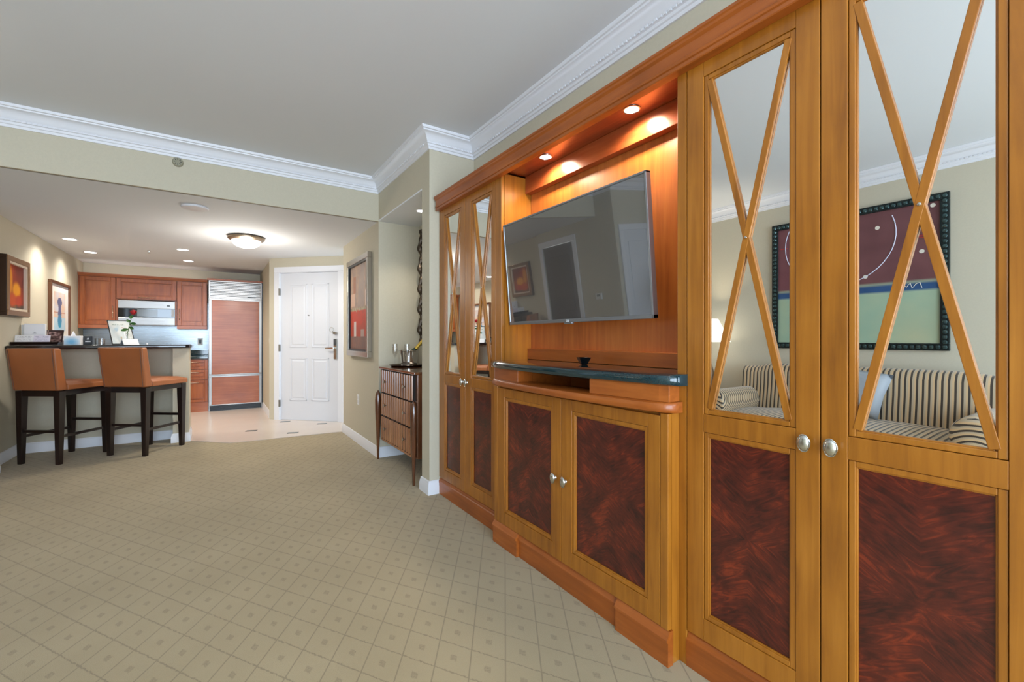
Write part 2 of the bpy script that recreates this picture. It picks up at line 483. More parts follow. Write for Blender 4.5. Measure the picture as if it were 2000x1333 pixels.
def text(name, body, size, M, mat, parent, depth=.0006):
    cu = bpy.data.curves.new(name, 'FONT'); cu.body = body; cu.size = size; cu.extrude = depth
    cu.align_x = 'CENTER'; cu.align_y = 'CENTER'
    tmp = bpy.data.objects.new(name, cu); COL.objects.link(tmp)
    dg = bpy.context.evaluated_depsgraph_get()
    me = bpy.data.meshes.new_from_object(tmp.evaluated_get(dg)); bpy.data.objects.remove(tmp); bpy.data.curves.remove(cu)
    me.transform(M)
    mb = MB(); mb.add([v.co for v in me.vertices], [list(p.vertices) for p in me.polygons]); bpy.data.meshes.remove(me)
    return obj(name, mb, mat, parent)
def nz(x, y, z=0.0, s=1.0):
    return mnoise.noise(Vector((x*s, y*s, z)))
def lerp(a, b, t): return tuple(p + (q-p)*t for p, q in zip(a, b))

# ------------------------------------------------------------------ the room shell
ZC, ZK = 2.765, 2.36        # living-room ceiling, dropped kitchen ceiling
XR, XP, XH = 1.735, 1.35, 1.35     # wall behind the unit, pilaster face, hall wall
YP0, YP1, YB = 3.155, 3.30, 4.42   # pilaster, dropped-ceiling face
XL, XLH, XKL = -2.27, -1.60, -1.70
YBK, YKB = -2.5, 9.33

struct('floor', MB().box(-2.5, 2.7, -2.7, 9.5, -.12, 0), CARPET, 'beige carpet with a diamond grid and small woven squares')
fk = struct('floor_kitchen', MB().prism([(-.25,6.44),(-.25,6.335),(.13,5.955),(1.35,5.89),(2.2,5.89),(2.2,9.33),(XKL,9.33),(XKL,6.76),(-.25,6.76)], .0005, .006), TILE, 'cream tiled floor of the entry and kitchen')
for (x, y, a) in [(.376,6.575,0),(.80,6.145,0),(.817,7.032,0),(1.223,6.581,0),(.05,7.45,0),(-.03,6.62,0)]:
    if (x, y) in [(.05,7.45),(-.03,6.62)]: continue
    m = MB().box(-.062,.062,-.032,.032,0,.003).xf(Matrix.Translation((x,y,.0055)) @ Matrix.Rotation(R(-22),4,'Z'))
    obj('tile_inset', m, TILE_INSET, fk)
struct('ceiling', MB().box(-2.5, 1.95, -2.7, YB+.02, ZC, ZC+.1), W_CEIL, 'plain white living-room ceiling')
struct('ceiling_kitchen', MB().box(-2.5, 2.3, YB+.03, 9.5, ZK, ZK+.1), W_CEIL, 'lower white ceiling over the kitchen and entry')
struct('wall_beam', MB().box(XLH-.2, XP+.0, YB, YB+.04, ZK, ZC), W_WALL, 'beige bulkhead face where the ceiling drops')
struct('wall_right', MB().box(XR, XR+.12, YBK-.15, YP0, 0, ZC), W_WALL)
struct('wall_pilaster', MB().box(XP, XR+.12, YP0, YP1, 0, ZC), W_WALL, 'beige pilaster between the wall unit and the niche')
struct('wall_niche', MB().box(1.77, 1.86, YP1, YB, 0, ZK), W_WALL, 'beige back wall of the chest niche')
struct('wall_header', MB().box(XP, XR+.12, YP1, YB, ZK+.012, ZC), W_WALL, 'beige header above the chest niche')
struct('ceiling_niche', MB().box(XP, 1.77, YP1, YB, ZK, ZK+.012), W_CEIL)
struct('wall_hall', MB().box(XH, 1.86, YB, 5.90, 0, ZK), W_WALL, 'beige hall wall carrying the red abstract picture')
struct('wall_entry', MB().box(2.05, 2.17, 5.90, 6.2, 0, ZK), W_WALL)
struct('wall_kitchen_right', MB().box(.67, .80, 7.40, YKB, 0, ZK), W_WALL)
struct('wall_kitchen_back', MB().box(XKL-.12, .80, YKB, YKB+.12, 0, ZK), W_WALL)
struct('wall_kitchen_left', MB().box(XKL-.12, XKL, 5.755, YKB, 0, ZK), W_WALL, 'beige wall with two framed pictures above the bar')
wl = MB().box(XLH-.12, XLH, 4.1, 4.93, 0, ZC).box(XLH-.12, XLH, 5.66, 5.755, 0, ZC).box(XLH-.12, XLH, 4.93, 5.66, 2.13, ZC)
struct('wall_hall_left', wl, W_WALL)
struct('wall_return', MB().box(XL-.12, XLH-.12, 4.1, 4.22, 0, ZC), W_WALL)
struct('wall_left', MB().box(XL-.12, XL, YBK-.15, 4.1, 0, ZC), W_WALL, 'beige wall behind the striped sofa')
WX0, WX1, WZ0, WZ1 = -2.12, 1.58, .10, 2.55
wb_ = MB().box(XL, WX0, YBK-.15, YBK, 0, ZC).box(WX1, XR, YBK-.15, YBK, 0, ZC).box(WX0, WX1, YBK-.15, YBK, 0, WZ0).box(WX0, WX1, YBK-.15, YBK, WZ1, ZC)
struct('wall_back', wb_, W_WALL)
win = struct('window_1', MB().box(WX0, WX1, YBK-.12, YBK-.02, WZ0, WZ0+.05).box(WX0, WX1, YBK-.12, YBK-.02, WZ1-.05, WZ1).box(WX0, WX0+.05, YBK-.12, YBK-.02, WZ0, WZ1).box(WX1-.05, WX1, YBK-.12, YBK-.02, WZ0, WZ1), W_TRIM, 'wide white-framed window behind the viewer')
for k in (1, 2):
    x = WX0 + (WX1-WX0)*k/3
    obj('mullion', MB().box(x-.025, x+.025, YBK-.10, YBK-.04, WZ0+.05, WZ1-.05), W_TRIM, win)
for k in range(3):
    x0 = WX0 + (WX1-WX0)*k/3; x1 = WX0 + (WX1-WX0)*(k+1)/3
    obj('window_pane', MB().box(x0+.026, x1-.026, YBK-.075, YBK-.069, WZ0+.05, WZ1-.05), PANE, win)

# crown moulding round the living room
CROWN = [(0,-.135),(.010,-.135),(.012,-.118),(.020,-.114),(.022,-.100),(.030,-.096),(.030,-.086),(.034,-.082),(.040,-.066),(.052,-.048),(.068,-.034),(.080,-.029),(.082,-.020),(.092,-.018),(.096,-.010),(.096,0),(0,0)]
crown_path = [(XR,YBK),(XR,YP0),(XP,YP0),(XP,YB),(XLH,YB),(XLH,4.1),(XL,4.1),(XL,YBK)]
crown = struct('trim_1', MB().sweep(CROWN, crown_path, True, ZC), W_TRIM, 'white crown moulding with a beaded strip', smooth=True)
bead = MB()
for i in range(len(crown_path)):
    a = Vector(crown_path[i]); b = Vector(crown_path[(i+1) % len(crown_path)]); d = (b-a); L = d.length; d.normalize(); n_ = Vector((-d.y, d.x))
    k = .05
    while k < L-.03:
        c = a + d*k + n_*.030
        bead.hexa([tuple(c + d*s*.008 + n_*o) + (ZC-.097,) for s, o in ((-1,0),(1,0),(1,.006),(-1,.006))], [tuple(c + d*s*.008 + n_*o) + (ZC-.086,) for s, o in ((-1,0),(1,0),(1,.006),(-1,.006))])
        k += .026
b_ = obj('bead_strip', bead, W_TRIM, crown, kind='stuff')

# baseboards
BASE = [(0,0),(.017,0),(.017,.060),(.014,.066),(.014,.078),(.010,.084),(.009,.098),(.004,.104),(0,.104)]
def baseboard(name, path):
    struct(name, MB().sweep(BASE, path), W_TRIM, smooth=True)
baseboard('baseboard_pilaster', [(XR-.30,YP0),(XP,YP0),(XP,YP1),(1.77,YP1),(1.77,YB),(XH,YB),(XH,5.88),(XH,5.90),(1.6,5.90)])
baseboard('baseboard_left', [(XKL,6.60),(XKL,5.755),(XLH,5.755),(XLH,5.735)])
baseboard('baseboard_return', [(XLH,4.87),(XLH,4.1),(-1.66,4.1)])
baseboard('baseboard_living', [(XL,4.08),(XL,YBK)])
baseboard('baseboard_back', [(XL,YBK),(XR,YBK)])
baseboard('baseboard_right', [(XR,YBK),(XR,.10)])

# bar half wall
struct('wall_bar', MB().box(XKL, -.41, 6.62, 6.76, 0, 1.08).box(-.41, -.262, 6.345, 6.76, 0, 1.08), W_WALL, 'beige half wall under the breakfast bar')
baseboard('baseboard_bar', [(-.262,6.74),(-.262,6.345),(-.41,6.345),(-.41,6.62),(XKL,6.62)])
baseboard('baseboard_kitchen', [(.67,7.40),(.67,8.66)])

# entry door on the diagonal wall
D45 = Matrix.Translation((.776,7.25,0)) @ Matrix.Rotation(R(-45),4,'Z')      # local x runs along the wall to the right, -y faces the room
dw = MB().box(-.18, .0, 0, .12, 0, ZK).box(.94, 1.85, 0, .12, 0, ZK).box(0, .94, 0, .12, 2.145, ZK).xf(D45)
struct('wall_door', dw, W_WALL, 'beige diagonal wall around the entry door')
dr = struct('door_1', MB().box(.006, .934, .015, .055, .008, 2.138).xf(D45), W_DOOR, 'white four-panel entry door with an electronic lock', bevel=.002)
cs = MB()
cs.box(-.085, -.002, -.02, 0, 0, 2.146).box(.942, 1.025, -.02, 0, 0, 2.146).box(-.085, 1.025, -.02, 0, 2.147, 2.225)
cs.box(-.0015, .003, -.012, .06, 0, 2.139).box(.937, .9415, -.012, .06, 0, 2.139).box(-.0015, .9415, -.012, .06, 2.14, 2.1465)
struct('trim_2', cs.xf(D45), W_TRIM, 'white casing around the entry door', bevel=.004)
def raised(mb, x0, x1, z0, z1, y=.015):
    # moulded frame with a raised field, arched feel kept simple
    w = .022
    for a in ((x0,x1,z0,z0+w),(x0,x1,z1-w,z1),(x0,x0+w,z0,z1),(x1-w,x1,z0,z1)):
        mb.box(a[0],a[1],y-.006,y+.002,a[2],a[3])
    mb.hexa([(x0+.05,y-.006,z0+.05),(x1-.05,y-.006,z0+.05),(x1-.035,y+.001,z0+.035),(x0+.035,y+.001,z0+.035)],
            [(x0+.05,y-.006,z1-.05),(x1-.05,y-.006,z1-.05),(x1-.035,y+.001,z1-.035),(x0+.035,y+.001,z1-.035)])
for (x0,x1,z0,z1) in [(.15,.43,1.06,1.98),(.505,.785,1.06,1.98),(.15,.43,.29,.91),(.505,.785,.29,.91)]:
    m = MB(); raised(m, x0, x1, z0, z1); obj('door_panel', m.xf(D45), W_DOOR, dr, bevel=.003)
lk = obj('lock_plate', MB().box(.868,.915,-.008,.016,.895,1.185).xf(D45), NICKEL, dr, label='steel keycard lock plate', bevel=.004)
obj('card_reader', MB().box(.872,.911,-.018,-.007,1.09,1.18).xf(D45), plain('reader_grey', srgb(70,72,74), .4), lk, bevel=.004)
lv = MB().lathe([(.012,-.05),(.012,-.006)], (.885,0,1.055), 12, 'y').bar((.89,-.05,1.055),(.765,-.05,1.05),.014,.02)
obj('lever', lv.xf(D45), CHROME, lk, bevel=.003)
obj('peephole', MB().lathe([(.009,-.004),(.009,.016)], (.46,.0,1.525), 12, 'y').xf(D45), GREY_METAL, dr)
gd = MB()
for k in range(14):
    a = 2*math.pi*k/14
gd.tube([(.84+.032*math.cos(2*math.pi*k/16), -.012, 1.315+.032*math.sin(2*math.pi*k/16)) for k in range(17)], .004, 6)
gd.box(.868,.905,-.02,.015,1.25,1.285).box(.905,.95,-.03,-.02,1.258,1.272).bar((.85,-.012,1.29),(.88,-.012,1.268),.008,.008)
obj('door_guard', gd.xf(D45), NICKEL, dr, label='swing-bar door guard')
for z in (1.865, 1.052, .246):
    obj('hinge', MB().box(-.012,.012,-.022,-.002,z-.05,z+.05).xf(D45), GREY_METAL, dr, bevel=.002)

# doors on the far left side, seen only in reflections
d2 = struct('door_2', MB().box(XLH-.06, XLH-.02, 4.935, 5.655, .01, 2.12), DOORWOOD, 'brown wooden door seen reflected in the television', bevel=.002)
for z0, z1 in ((.2,.95),(1.1,1.95)):
    m = MB().box(XLH-.022, XLH-.014, 5.06, 5.53, z0, z1); obj('door_panel', m, DOORWOOD, d2, bevel=.006)
struct('trim_3', MB().box(XLH, XLH+.018, 4.86, 4.94, 0, 2.119).box(XLH, XLH+.018, 5.65, 5.73, 0, 2.119).box(XLH, XLH+.018, 4.86, 5.73, 2.12, 2.21), W_TRIM, bevel=.004)
d3 = struct('door_3', MB().box(-2.20, -1.73, 4.085, 4.099, .01, 2.1), W_DOOR, 'narrow white door seen reflected in the television', bevel=.002)
for z0, z1 in ((.2,.95),(1.1,1.95)):
    obj('door_panel', MB().box(-2.12, -1.81, 4.077, 4.086, z0, z1), W_DOOR, d3, bevel=.006)
struct('trim_4', MB().box(-1.73, -1.66, 4.075, 4.099, 0, 2.099).box(-2.265, -2.20, 4.075, 4.099, 0, 2.099).box(-2.265, -1.66, 4.075, 4.099, 2.1, 2.18), W_TRIM, bevel=.004)

# ------------------------------------------------------------------ wall unit: two tall mirrored cabinets
XF = 1.425      # door faces
def frame(mb, x0, x1, y0, y1, z0, z1, w, wt=None, wb=None):
    wt = wt or w; wb = wb or w
    mb.box(x0,x1,y0,y0+w,z0,z1).box(x0,x1,y1-w,y1,z0,z1).box(x0,x1,y0+w,y1-w,z0,z0+wb).box(x0,x1,y0+w,y1-w,z1-wt,z1)
    return mb
def oval_knob(parent, x, y, z, label=None):
    """little pineapple-textured oval knob standing off the door towards the room"""
    mb = MB().lathe([(.011,0),(.008,-.004),(.006,-.014),(.008,-.017)], (x,y,z), 14, 'x')
    nv, nr = 22, 9; vs = []; fs = []
    for j in range(nr+1):
        t = j/nr; r = math.sin(t*math.pi/2)
        for k in range(nv):
            a = 2*math.pi*k/nv
            rr = r; bump = .0010*(math.sin(a*11+j*1.6)*math.sin(j*1.9)) if 1 < j < 7 else 0
            vs.append((x-.017-.009*math.cos(t*math.pi/2)-bump, y+.0155*rr*math.cos(a), z+.0235*rr*math.sin(a)))
    for j in range(nr):
        for k in range(nv): fs.append((j*nv+k, j*nv+(k+1)%nv, (j+1)*nv+(k+1)%nv, (j+1)*nv+k))
    fs.append([nr*nv+k for k in range(nv)]); fs.append(list(range(nv)))
    mb.add(vs, fs)
    rim = MB()
    rim.tube([(x-.0175, y+.016*math.cos(2*math.pi*k/24), z+.024*math.sin(2*math.pi*k/24)) for k in range(25)], .0022, 6)
    mb.join(rim)
    return obj('knob', mb, NICKEL, parent, label, smooth=True, angle=50)
def mirror_door(parent, y0, y1, m0, m1, knob_y):
    """y0<y1 door edges, m0<m1 mirror/panel opening"""
    Z0, Z1 = .128, 2.165; MZ0, MZ1 = .945, 2.09; PZ0, PZ1 = .225, .84
    b = .021
    f = MB()
    f.box(XF,XF+.022,y0,m0-b,Z0,Z1).box(XF,XF+.022,m1+b,y1,Z0,Z1)                          # stiles
    f.box(XF,XF+.022,m0-b,m1+b,Z0,PZ0-b).box(XF,XF+.022,m0-b,m1+b,PZ1+b,MZ0-b).box(XF,XF+.022,m0-b,m1+b,MZ1+b,Z1)   # rails
    d = obj('door', f, CHERRY, parent, bevel=.0018)
    for (z0, z1, nm) in ((MZ0,MZ1,'glazing_bead'),(PZ0,PZ1,'panel_bead')):
        q = MB(); e = .0012
        frame(q, XF+.003, XF+.016, m0-b+e, m1+b-e, z0-b+e, z1+b-e, b-.004-e)
        frame(q, XF+.007, XF+.016, m0-.006, m1+.006, z0-.006, z1+.006, .006)
        obj(nm, q, CHERRY, d, bevel=.002)
    obj('mirror', MB().box(XF+.0125, XF+.0165, m0-.002, m1+.002, MZ0-.002, MZ1+.002), MIRROR, d, origin='c', label='mirror pane behind crossed bars')
    v = obj('veneer_panel', MB().box(XF+.0125, XF+.0165, m0-.002, m1+.002, PZ0-.002, PZ1+.002), VENEER, d, origin='c', label='flame-figured mahogany panel')
    zc = (MZ0+MZ1)/2; yc = (m0+m1)/2
    for s in (-1, 1):
        a = (XF+.0065, yc-s*(m1-m0)/2, MZ0); c = (XF+.0065, yc+s*(m1-m0)/2, MZ1)
        xo = 0 if s < 0 else .0006
        a = (a[0]+xo, a[1], a[2]); c = (c[0]+xo, c[1], c[2])
        mb = MB(); mb.bar(a, c, .010, .0165, up=(0,1,0)) if False else None
        t = (Vector(c)-Vector(a)).normalized(); q = Vector((0,-t.z,t.y))*.0102
        A, C_ = Vector(a), Vector(c); X_ = Vector((.0052,0,0))
        # bar ends are trimmed square with the opening
        def cut(p, dy): return p
        k = MB().hexa([A-q-X_, A+q-X_, A+q+X_, A-q+X_], [C_-q-X_, C_+q-X_, C_+q+X_, C_-q+X_])
        obj('lattice_bar', k, CHERRY, d, bevel=.0015)
    obj('lattice_pin', MB().lathe([(.0005,-.005),(.004,-.0035),(.005,0)], (XF+.0015,yc,zc), 12, 'x'), NICKEL, d, smooth=True)
    oval_knob(d, XF, knob_y, .888)
    return d

c1 = thing('mirrored_cabinet', (1.58,2.735,0), 'tall cherry cabinet with two mirrored doors beside the beige pilaster', 'cabinet', 'tall mirrored cabinets of the wall unit')
c2 = thing('mirrored_cabinet', (1.58,.56,0), 'tall cherry cabinet with two large mirrored doors nearest the viewer', 'cabinet', 'tall mirrored cabinets of the wall unit')
for c, ya, yb in ((c1,2.25,3.15),(c2,.05,1.03)):
    obj('carcass', MB().box(XF+.024, XR-.003, ya, yb, .0, 2.185), CHERRY, c)
obj('end_stile', MB().box(XF+.004, XF+.0235, 3.123, 3.15, .128, 2.185), CHERRY, c1, bevel=.002)
obj('end_stile', MB().box(XF, XF+.0235, 2.251, 2.318, .0, 2.185), CHERRY, c1, bevel=.002)
obj('end_stile', MB().box(XF, XF+.0235, .991, 1.029, .0, 2.185), CHERRY, c2, bevel=.002)
obj('end_stile', MB().box(XF, XF+.0235, .05, .130, .128, 2.185), CHERRY, c2, bevel=.002)
def plinth(parent, ya, yb):
    prof = [(0,0),(0,.098),(.006,.102),(.008,.110),(.014,.118),(.0235,.124),(.0235,0)]
    obj('plinth', MB().prism_ax([(XF+o-.002, h) for o, h in prof], ya, yb, 'y'), CHERRY_H, parent, smooth=True)
plinth(c1, 2.319, 3.15); plinth(c2, .05, .99)
obj('top_rail', MB().box(XF+.006, XF+.0235, 2.32, 3.15, 2.167, 2.185), CHERRY_H, c1)
obj('top_rail', MB().box(XF+.006, XF+.0235, .05, .99, 2.167, 2.185), CHERRY_H, c2)
mirror_door(c1, 2.719, 3.121, 2.80, 3.03, 2.750)
mirror_door(c1, 2.321, 2.716, 2.378, 2.612, 2.686)
mirror_door(c2, .562, .988, .646, .902, .597)
mirror_door(c2, .133, .559, .222, .474, .530)

# cornice across the whole unit
CORN = [(-.001,2.160),(-.036,2.160),(-.039,2.163),(-.039,2.172),(-.035,2.174),(-.035,2.178),(-.040,2.181),(-.042,2.190),(-.037,2.194),(-.037,2.232),(-.041,2.236),(-.046,2.240),(-.048,2.248),(-.053,2.252),(-.053,2.262),(-.001,2.262)]
cm = MB().prism_ax([(XF+o, h) for o, h in CORN], .02, 3.125, 'y')
cm.box(XF-.001, XR-.004, .02, 3.15, 2.2235, 2.262)
obj('cornice', cm, CHERRY_H, None, 'long moulded cherry cornice along the top of the wall unit', 'cornice', smooth=True, angle=25)

# ------------------------------------------------------------------ media niche between them
h = thing('media_niche', (1.6,1.64,1.06), 'open cherry niche with warm downlights behind the television', 'wall niche')
obj('back_panel', MB().box(1.645, 1.665, 1.031, 2.249, 1.0605, 2.195), CHERRY_BACK, h)
obj('valance', MB().box(1.600, 1.644, 1.031, 2.249, 2.088, 2.195), CHERRY_RED, h, bevel=.002)
obj('soffit', MB().box(XF+.001, 1.66, 1.031, 2.249, 2.196, 2.222), CHERRY_RED, h)
us = obj('upstand', MB().box(1.617, 1.6445, 1.031, 2.249, 1.0605, 1.128), CHERRY_H, h, bevel=.003)
obj('button', MB().sphere((1.614,1.08,1.098),.007,10), NICKEL, us, smooth=True)
for y0, y1 in ((1.0295,1.0308),(2.2492,2.2498)):
    pass
DL = []
def downlight(x, y, z, r, label, cat_group, power, col=(1,.86,.66), ang=110, ring=NICKEL, blend=.6):
    t = thing('recessed_downlight', (x,y,z), label, 'ceiling light', cat_group)
    obj('trim_ring', MB().lathe([(r*.80,0),(r*.84,-.004),(r,-.003),(r*1.02,.001),(r*.8,.001)], (x,y,z-.001), 28), ring, t, smooth=True)
    obj('bulb', MB().lathe([(.0005,-.0022),(r*.5,-.0024),(r*.80,-.0016),(r*.80,.0004)], (x,y,z-.001), 28), BULB, t, smooth=True)
    l = bpy.data.lights.new('downlight_lamp', 'SPOT'); l.energy = power; l.color = col; l.spot_size = R(ang); l.spot_blend = blend; l.shadow_soft_size = .03
    lo = bpy.data.objects.new('downlight_lamp', l); COL.objects.link(lo); lo.parent = t; lo.location = (0,0,-.012)
    return t
downlight(1.515, 1.935, 2.196, .038, 'warm downlight in the niche soffit nearer the pilaster', 'niche downlights', 24, (1,.84,.62), 168)
downlight(1.515, 1.325, 2.196, .038, 'warm downlight in the niche soffit nearer the viewer', 'niche downlights', 24, (1,.84,.62), 168)

# ------------------------------------------------------------------ bow-fronted console under the television
def bow(y, x_end, depth, ya=.985, yb=2.265):
    t = (y-(ya+yb)/2)/((yb-ya)/2)
    r = .055; d = max(0.0, min(y-ya, yb-y)); c = r - math.sqrt(max(0, r*r-(r-d)**2)) if d < r else 0
    return x_end - depth*(1-t*t) + c
def bowpoly(ya, yb, x_end, depth, back, n=20, r=.02):
    pts = []
    for k in range(n+1):
        y = ya + (yb-ya)*k/n
        pts.append((bow(y, x_end, depth), y))
    return pts + [(back, yb), (back, ya)]
con = thing('console_cabinet', (1.5,1.62,0), 'cherry console cabinet with two mahogany-panelled doors under the television', 'cabinet')
XC = 1.361
obj('carcass', MB().box(XC+.022, 1.4235, 1.022, 2.228, .0, .915).box(1.4245, XR-.005, 1.032, 2.248, .0, .915), CHERRY, con)
obj('end_stile', MB().box(XC, XC+.0215, 1.022, 1.056, .128, .915), CHERRY, con, bevel=.002)
obj('end_stile', MB().box(XC, XC+.0215, 2.192, 2.228, .128, .915), CHERRY, con, bevel=.002)
for (y0,y1,m0,m1,ky) in ((1.622,2.190,1.706,2.098,1.665),(1.058,1.619,1.134,1.524,1.590)):
    f = MB(); b = .021
    Z0,Z1,PZ0,PZ1 = .13,.905,.222,.834
    f.box(XC,XC+.0205,y0,m0-b,Z0,Z1).box(XC,XC+.0205,m1+b,y1,Z0,Z1).box(XC,XC+.0205,m0-b,m1+b,Z0,PZ0-b).box(XC,XC+.0205,m0-b,m1+b,PZ1+b,Z1)
    d = obj('door', f, CHERRY, con, bevel=.0018)
    q = MB(); e = .0012
    frame(q, XC+.003, XC+.016, m0-b+e, m1+b-e, PZ0-b+e, PZ1+b-e, b-.004-e); frame(q, XC+.007, XC+.016, m0-.006, m1+.006, PZ0-.006, PZ1+.006, .006)
    obj('panel_bead', q, CHERRY, d, bevel=.002)
    obj('veneer_panel', MB().box(XC+.0125,XC+.0165,m0-.002,m1+.002,PZ0-.002,PZ1+.002), VENEER, d, origin='c', label='flame-figured mahogany panel')
    oval_knob(d, XC, ky, .518)
def cap(mb, x, ya, yb):
    mb.prism_ax([(x+.03,0),(x,0),(x,.088),(x-.007,.092),(x-.007,.100),(x-.002,.106),(x+.004,.116),(x+.012,.126),(x+.03,.126)], ya, yb, 'y')
    return mb
obj('plinth_foot', cap(MB(), 1.3545, 1.987, 2.232), CHERRY_H, con, smooth=True, angle=25)
obj('plinth_foot', cap(MB(), 1.3545, 1.017, 1.271), CHERRY_H, con, smooth=True, angle=25)
obj('plinth', cap(MB(), 1.370, 1.272, 1.986), CHERRY_H, con, smooth=True, angle=25)
# bowed waist moulding, the two apron blocks and the shelf gap between them
def bowmould(ya, yb, z0, z1, x_end, depth, back, rnd):
    mb = MB(); n = 30; ring = []
    for k in range(n+1):
        q_ = .5-.5*math.cos(math.pi*k/n); y = ya + (yb-ya)*(.6*q_+.4*k/n if 3 < k < n-3 else [0,.002,.009,.022][min(k,n-k)] if k <= 3 else 1-[0,.002,.009,.022][n-k]); x = bow(y, x_end, depth, ya, yb); h_ = z1-z0
        pts = [(back,z0),(x+rnd*.9,z0),(x+rnd*.25,z0+h_*.12),(x,z0+h_*.35),(x,z0+h_*.65),(x+rnd*.25,z0+h_*.88),(x+rnd*.9,z1),(back,z1)]
        ring.append([(px,y,pz) for px,pz in pts])
    vs = [p for r_ in ring for p in r_]; m = 8
    fs = [(i*m+k, i*m+(k+1)%m, (i+1)*m+(k+1)%m, (i+1)*m+k) for i in range(n) for k in range(m)]
    fs += [list(range(m)), [n*m+k for k in range(m)][::-1]]
    return mb.add(vs, fs)
obj('waist_moulding', bowmould(1.005, 2.247, .918, .957, 1.340, .045, 1.4235, .016), CHERRY_H, con, smooth=True, angle=40)
for ya, yb in ((1.018,1.388),(1.935,2.236)):
    obj('apron_block', MB().prism(bowpoly(ya, yb, 1.362, .045, 1.4235, 10), .9575, 1.0175), CHERRY_H, con, bevel=.0015)
obj('shelf_recess', MB().box(1.4245, XR-.005, 1.032, 1.388, .9155, 1.0175).box(1.4245, XR-.005, 1.935, 2.248, .9155, 1.0175).box(1.70, XR-.005, 1.388, 1.935, .9155, 1.0175), CHERRY_H, con)
sl = MB()
sl.join(bowmould(.985, 2.262, 1.018, 1.060, 1.338, .048, 1.424, .02))
sl.box(1.424, 1.616, 1.0315, 2.2485, 1.018, 1.060)
obj('granite_top', sl, GRANITE, None, 'polished dark green granite top with a bowed edge on the console', 'worktop', smooth=True, angle=40)
dish = MB().lathe([(.020,0),(.022,.003),(.042,.036),(.039,.036),(.020,.008)], (1.515,1.63,1.0605), 4).xf(Matrix.Translation((1.515,1.63,0)) @ Matrix.Rotation(R(18),4,'Z') @ Matrix.Translation((-1.515,-1.63,0)))
obj('small_dish', dish, BLACKGLASS, None, 'small dark flared dish on the granite top below the television', 'dish')

# ------------------------------------------------------------------ television
TVW, TVH = 1.057, .594
tv_c = Vector((1.445, 1.700, 1.566))
tilt = math.atan2(.05, .586)
# local frame: x to the viewer's right (world -y), y out of the screen, z up
TV = Matrix.Translation(tv_c) @ Matrix(((0,-1,0,0),(-1,0,0,0),(0,0,1,0),(0,0,0,1))) @ Matrix.Rotation(-tilt,4,'X')
tv = thing('television', tuple(tv_c), 'flat-screen television tilted forward in the lit niche', 'television')
g = MB()
w, hh, e = TVW/2, TVH/2, .010
g.box(-w,w,-.03,.0,hh-e,hh).box(-w,w,-.03,.0,-hh,-hh+.018).box(-w,-w+e,-.03,.0,-hh,hh).box(w-e,w,-.03,.0,-hh,hh)
obj('bezel', g.xf(TV), SILVER, tv, bevel=.0025)
obj('screen', MB().box(-w+e,w-e,-.012,-.004,-hh+.018,hh-e).xf(TV), SCREEN, tv)
obj('back_cover', MB().box(-w+.006,w-.006,-.034,-.013,-hh+.004,hh-.004).box(-.35,.35,-.058,-.034,-.22,.15).xf(TV), BLACK, tv, bevel=.006)
obj('wall_bracket', MB().box(-.12,.12,-.07,-.055,-.1,.1).xf(TV).box(1.505,1.644,1.66,1.74,1.50,1.62), BLACK, tv)
obj('sensor_tab', MB().box(-.03,.03,-.018,-.002,-hh-.008,-hh+.002).xf(TV), SILVER, tv, bevel=.002)
text('logo', 'LG', .017, TV @ Matrix.Translation((0,.0008,-hh+.009)) @ Matrix.Rotation(R(180),4,'Z') @ Matrix.Rotation(R(90),4,'X') , PAPER, tv)

# ------------------------------------------------------------------ niche: chest of drawers and what stands on it
ch = thing('chest_of_drawers', (1.53,3.885,0), 'ribbed dark wood chest of three drawers on tapered legs in the niche', 'chest')
CX0, CY0, CY1, CZ0, CZ1 = 1.345, 3.43, 4.355, .20, .893
obj('body', MB().box(CX0+.02, 1.752, CY0, CY1, CZ0, CZ1), ROSEWOOD, ch, bevel=.004)
obj('top', MB().box(CX0-.012, 1.756, CY0-.008, CY1+.008, CZ1, .915), ROSEWOOD, ch, bevel=.006)
dz = [(.668,.885),(.447,.660),(.222,.439)]
for z0, z1 in dz:
    dd = obj('drawer', MB().box(CX0+.006, CX0+.024, CY0+.045, CY1-.018, z0, z1), DARKGAP, ch)
    rib = MB(); n = 14
    for k in range(n):
        y = CY0+.052 + (CY1-CY0-.077)*(k+.5)/n; wv_ = (CY1-CY0-.077)/n*.27
        rib.prism_ax([(CX0+.007,y-wv_),(CX0-.004,y-wv_*.8),(CX0-.008,y),(CX0-.004,y+wv_*.8),(CX0+.007,y+wv_)], z0+.003, z1-.003, 'z')
    obj('ribs', rib, ROSE_RIB, dd, kind='stuff', smooth=True)
    for y in (3.66, 4.17):
        obj('knob', MB().lathe([(.006,.004),(.006,-.012),(.013,-.016),(.014,-.024),(.008,-.028),(.0005,-.028)], (CX0,y,(z0+z1)/2), 14, 'x'), NICKEL, dd, smooth=True)
obj('apron', MB().box(CX0, CX0+.02, CY0+.03, CY1-.03, CZ0, CZ0+.020), ROSE_RIB, ch, bevel=.003)
def chest_leg(x, y):
    mb = MB(); zs = [0,.04,.20,.36,.48,.58,.64,.665,.68]; rs = [.011,.012,.017,.024,.029,.030,.024,.014,.004]
    n = 16; vs = []; fs = []
    for z, r in zip(zs, rs):
        for k in range(n):
            a = 2*math.pi*k/n; q = r*(1 - .10*(k % 2))
            vs.append((x+q*math.cos(a), y+q*math.sin(a), z))
    for j in range(len(zs)-1):
        for k in range(n): fs.append((j*n+k, j*n+(k+1)%n, (j+1)*n+(k+1)%n, (j+1)*n+k))
    fs += [list(range(n))[::-1], [(len(zs)-1)*n+k for k in range(n)]]
    return mb.add(vs, fs)
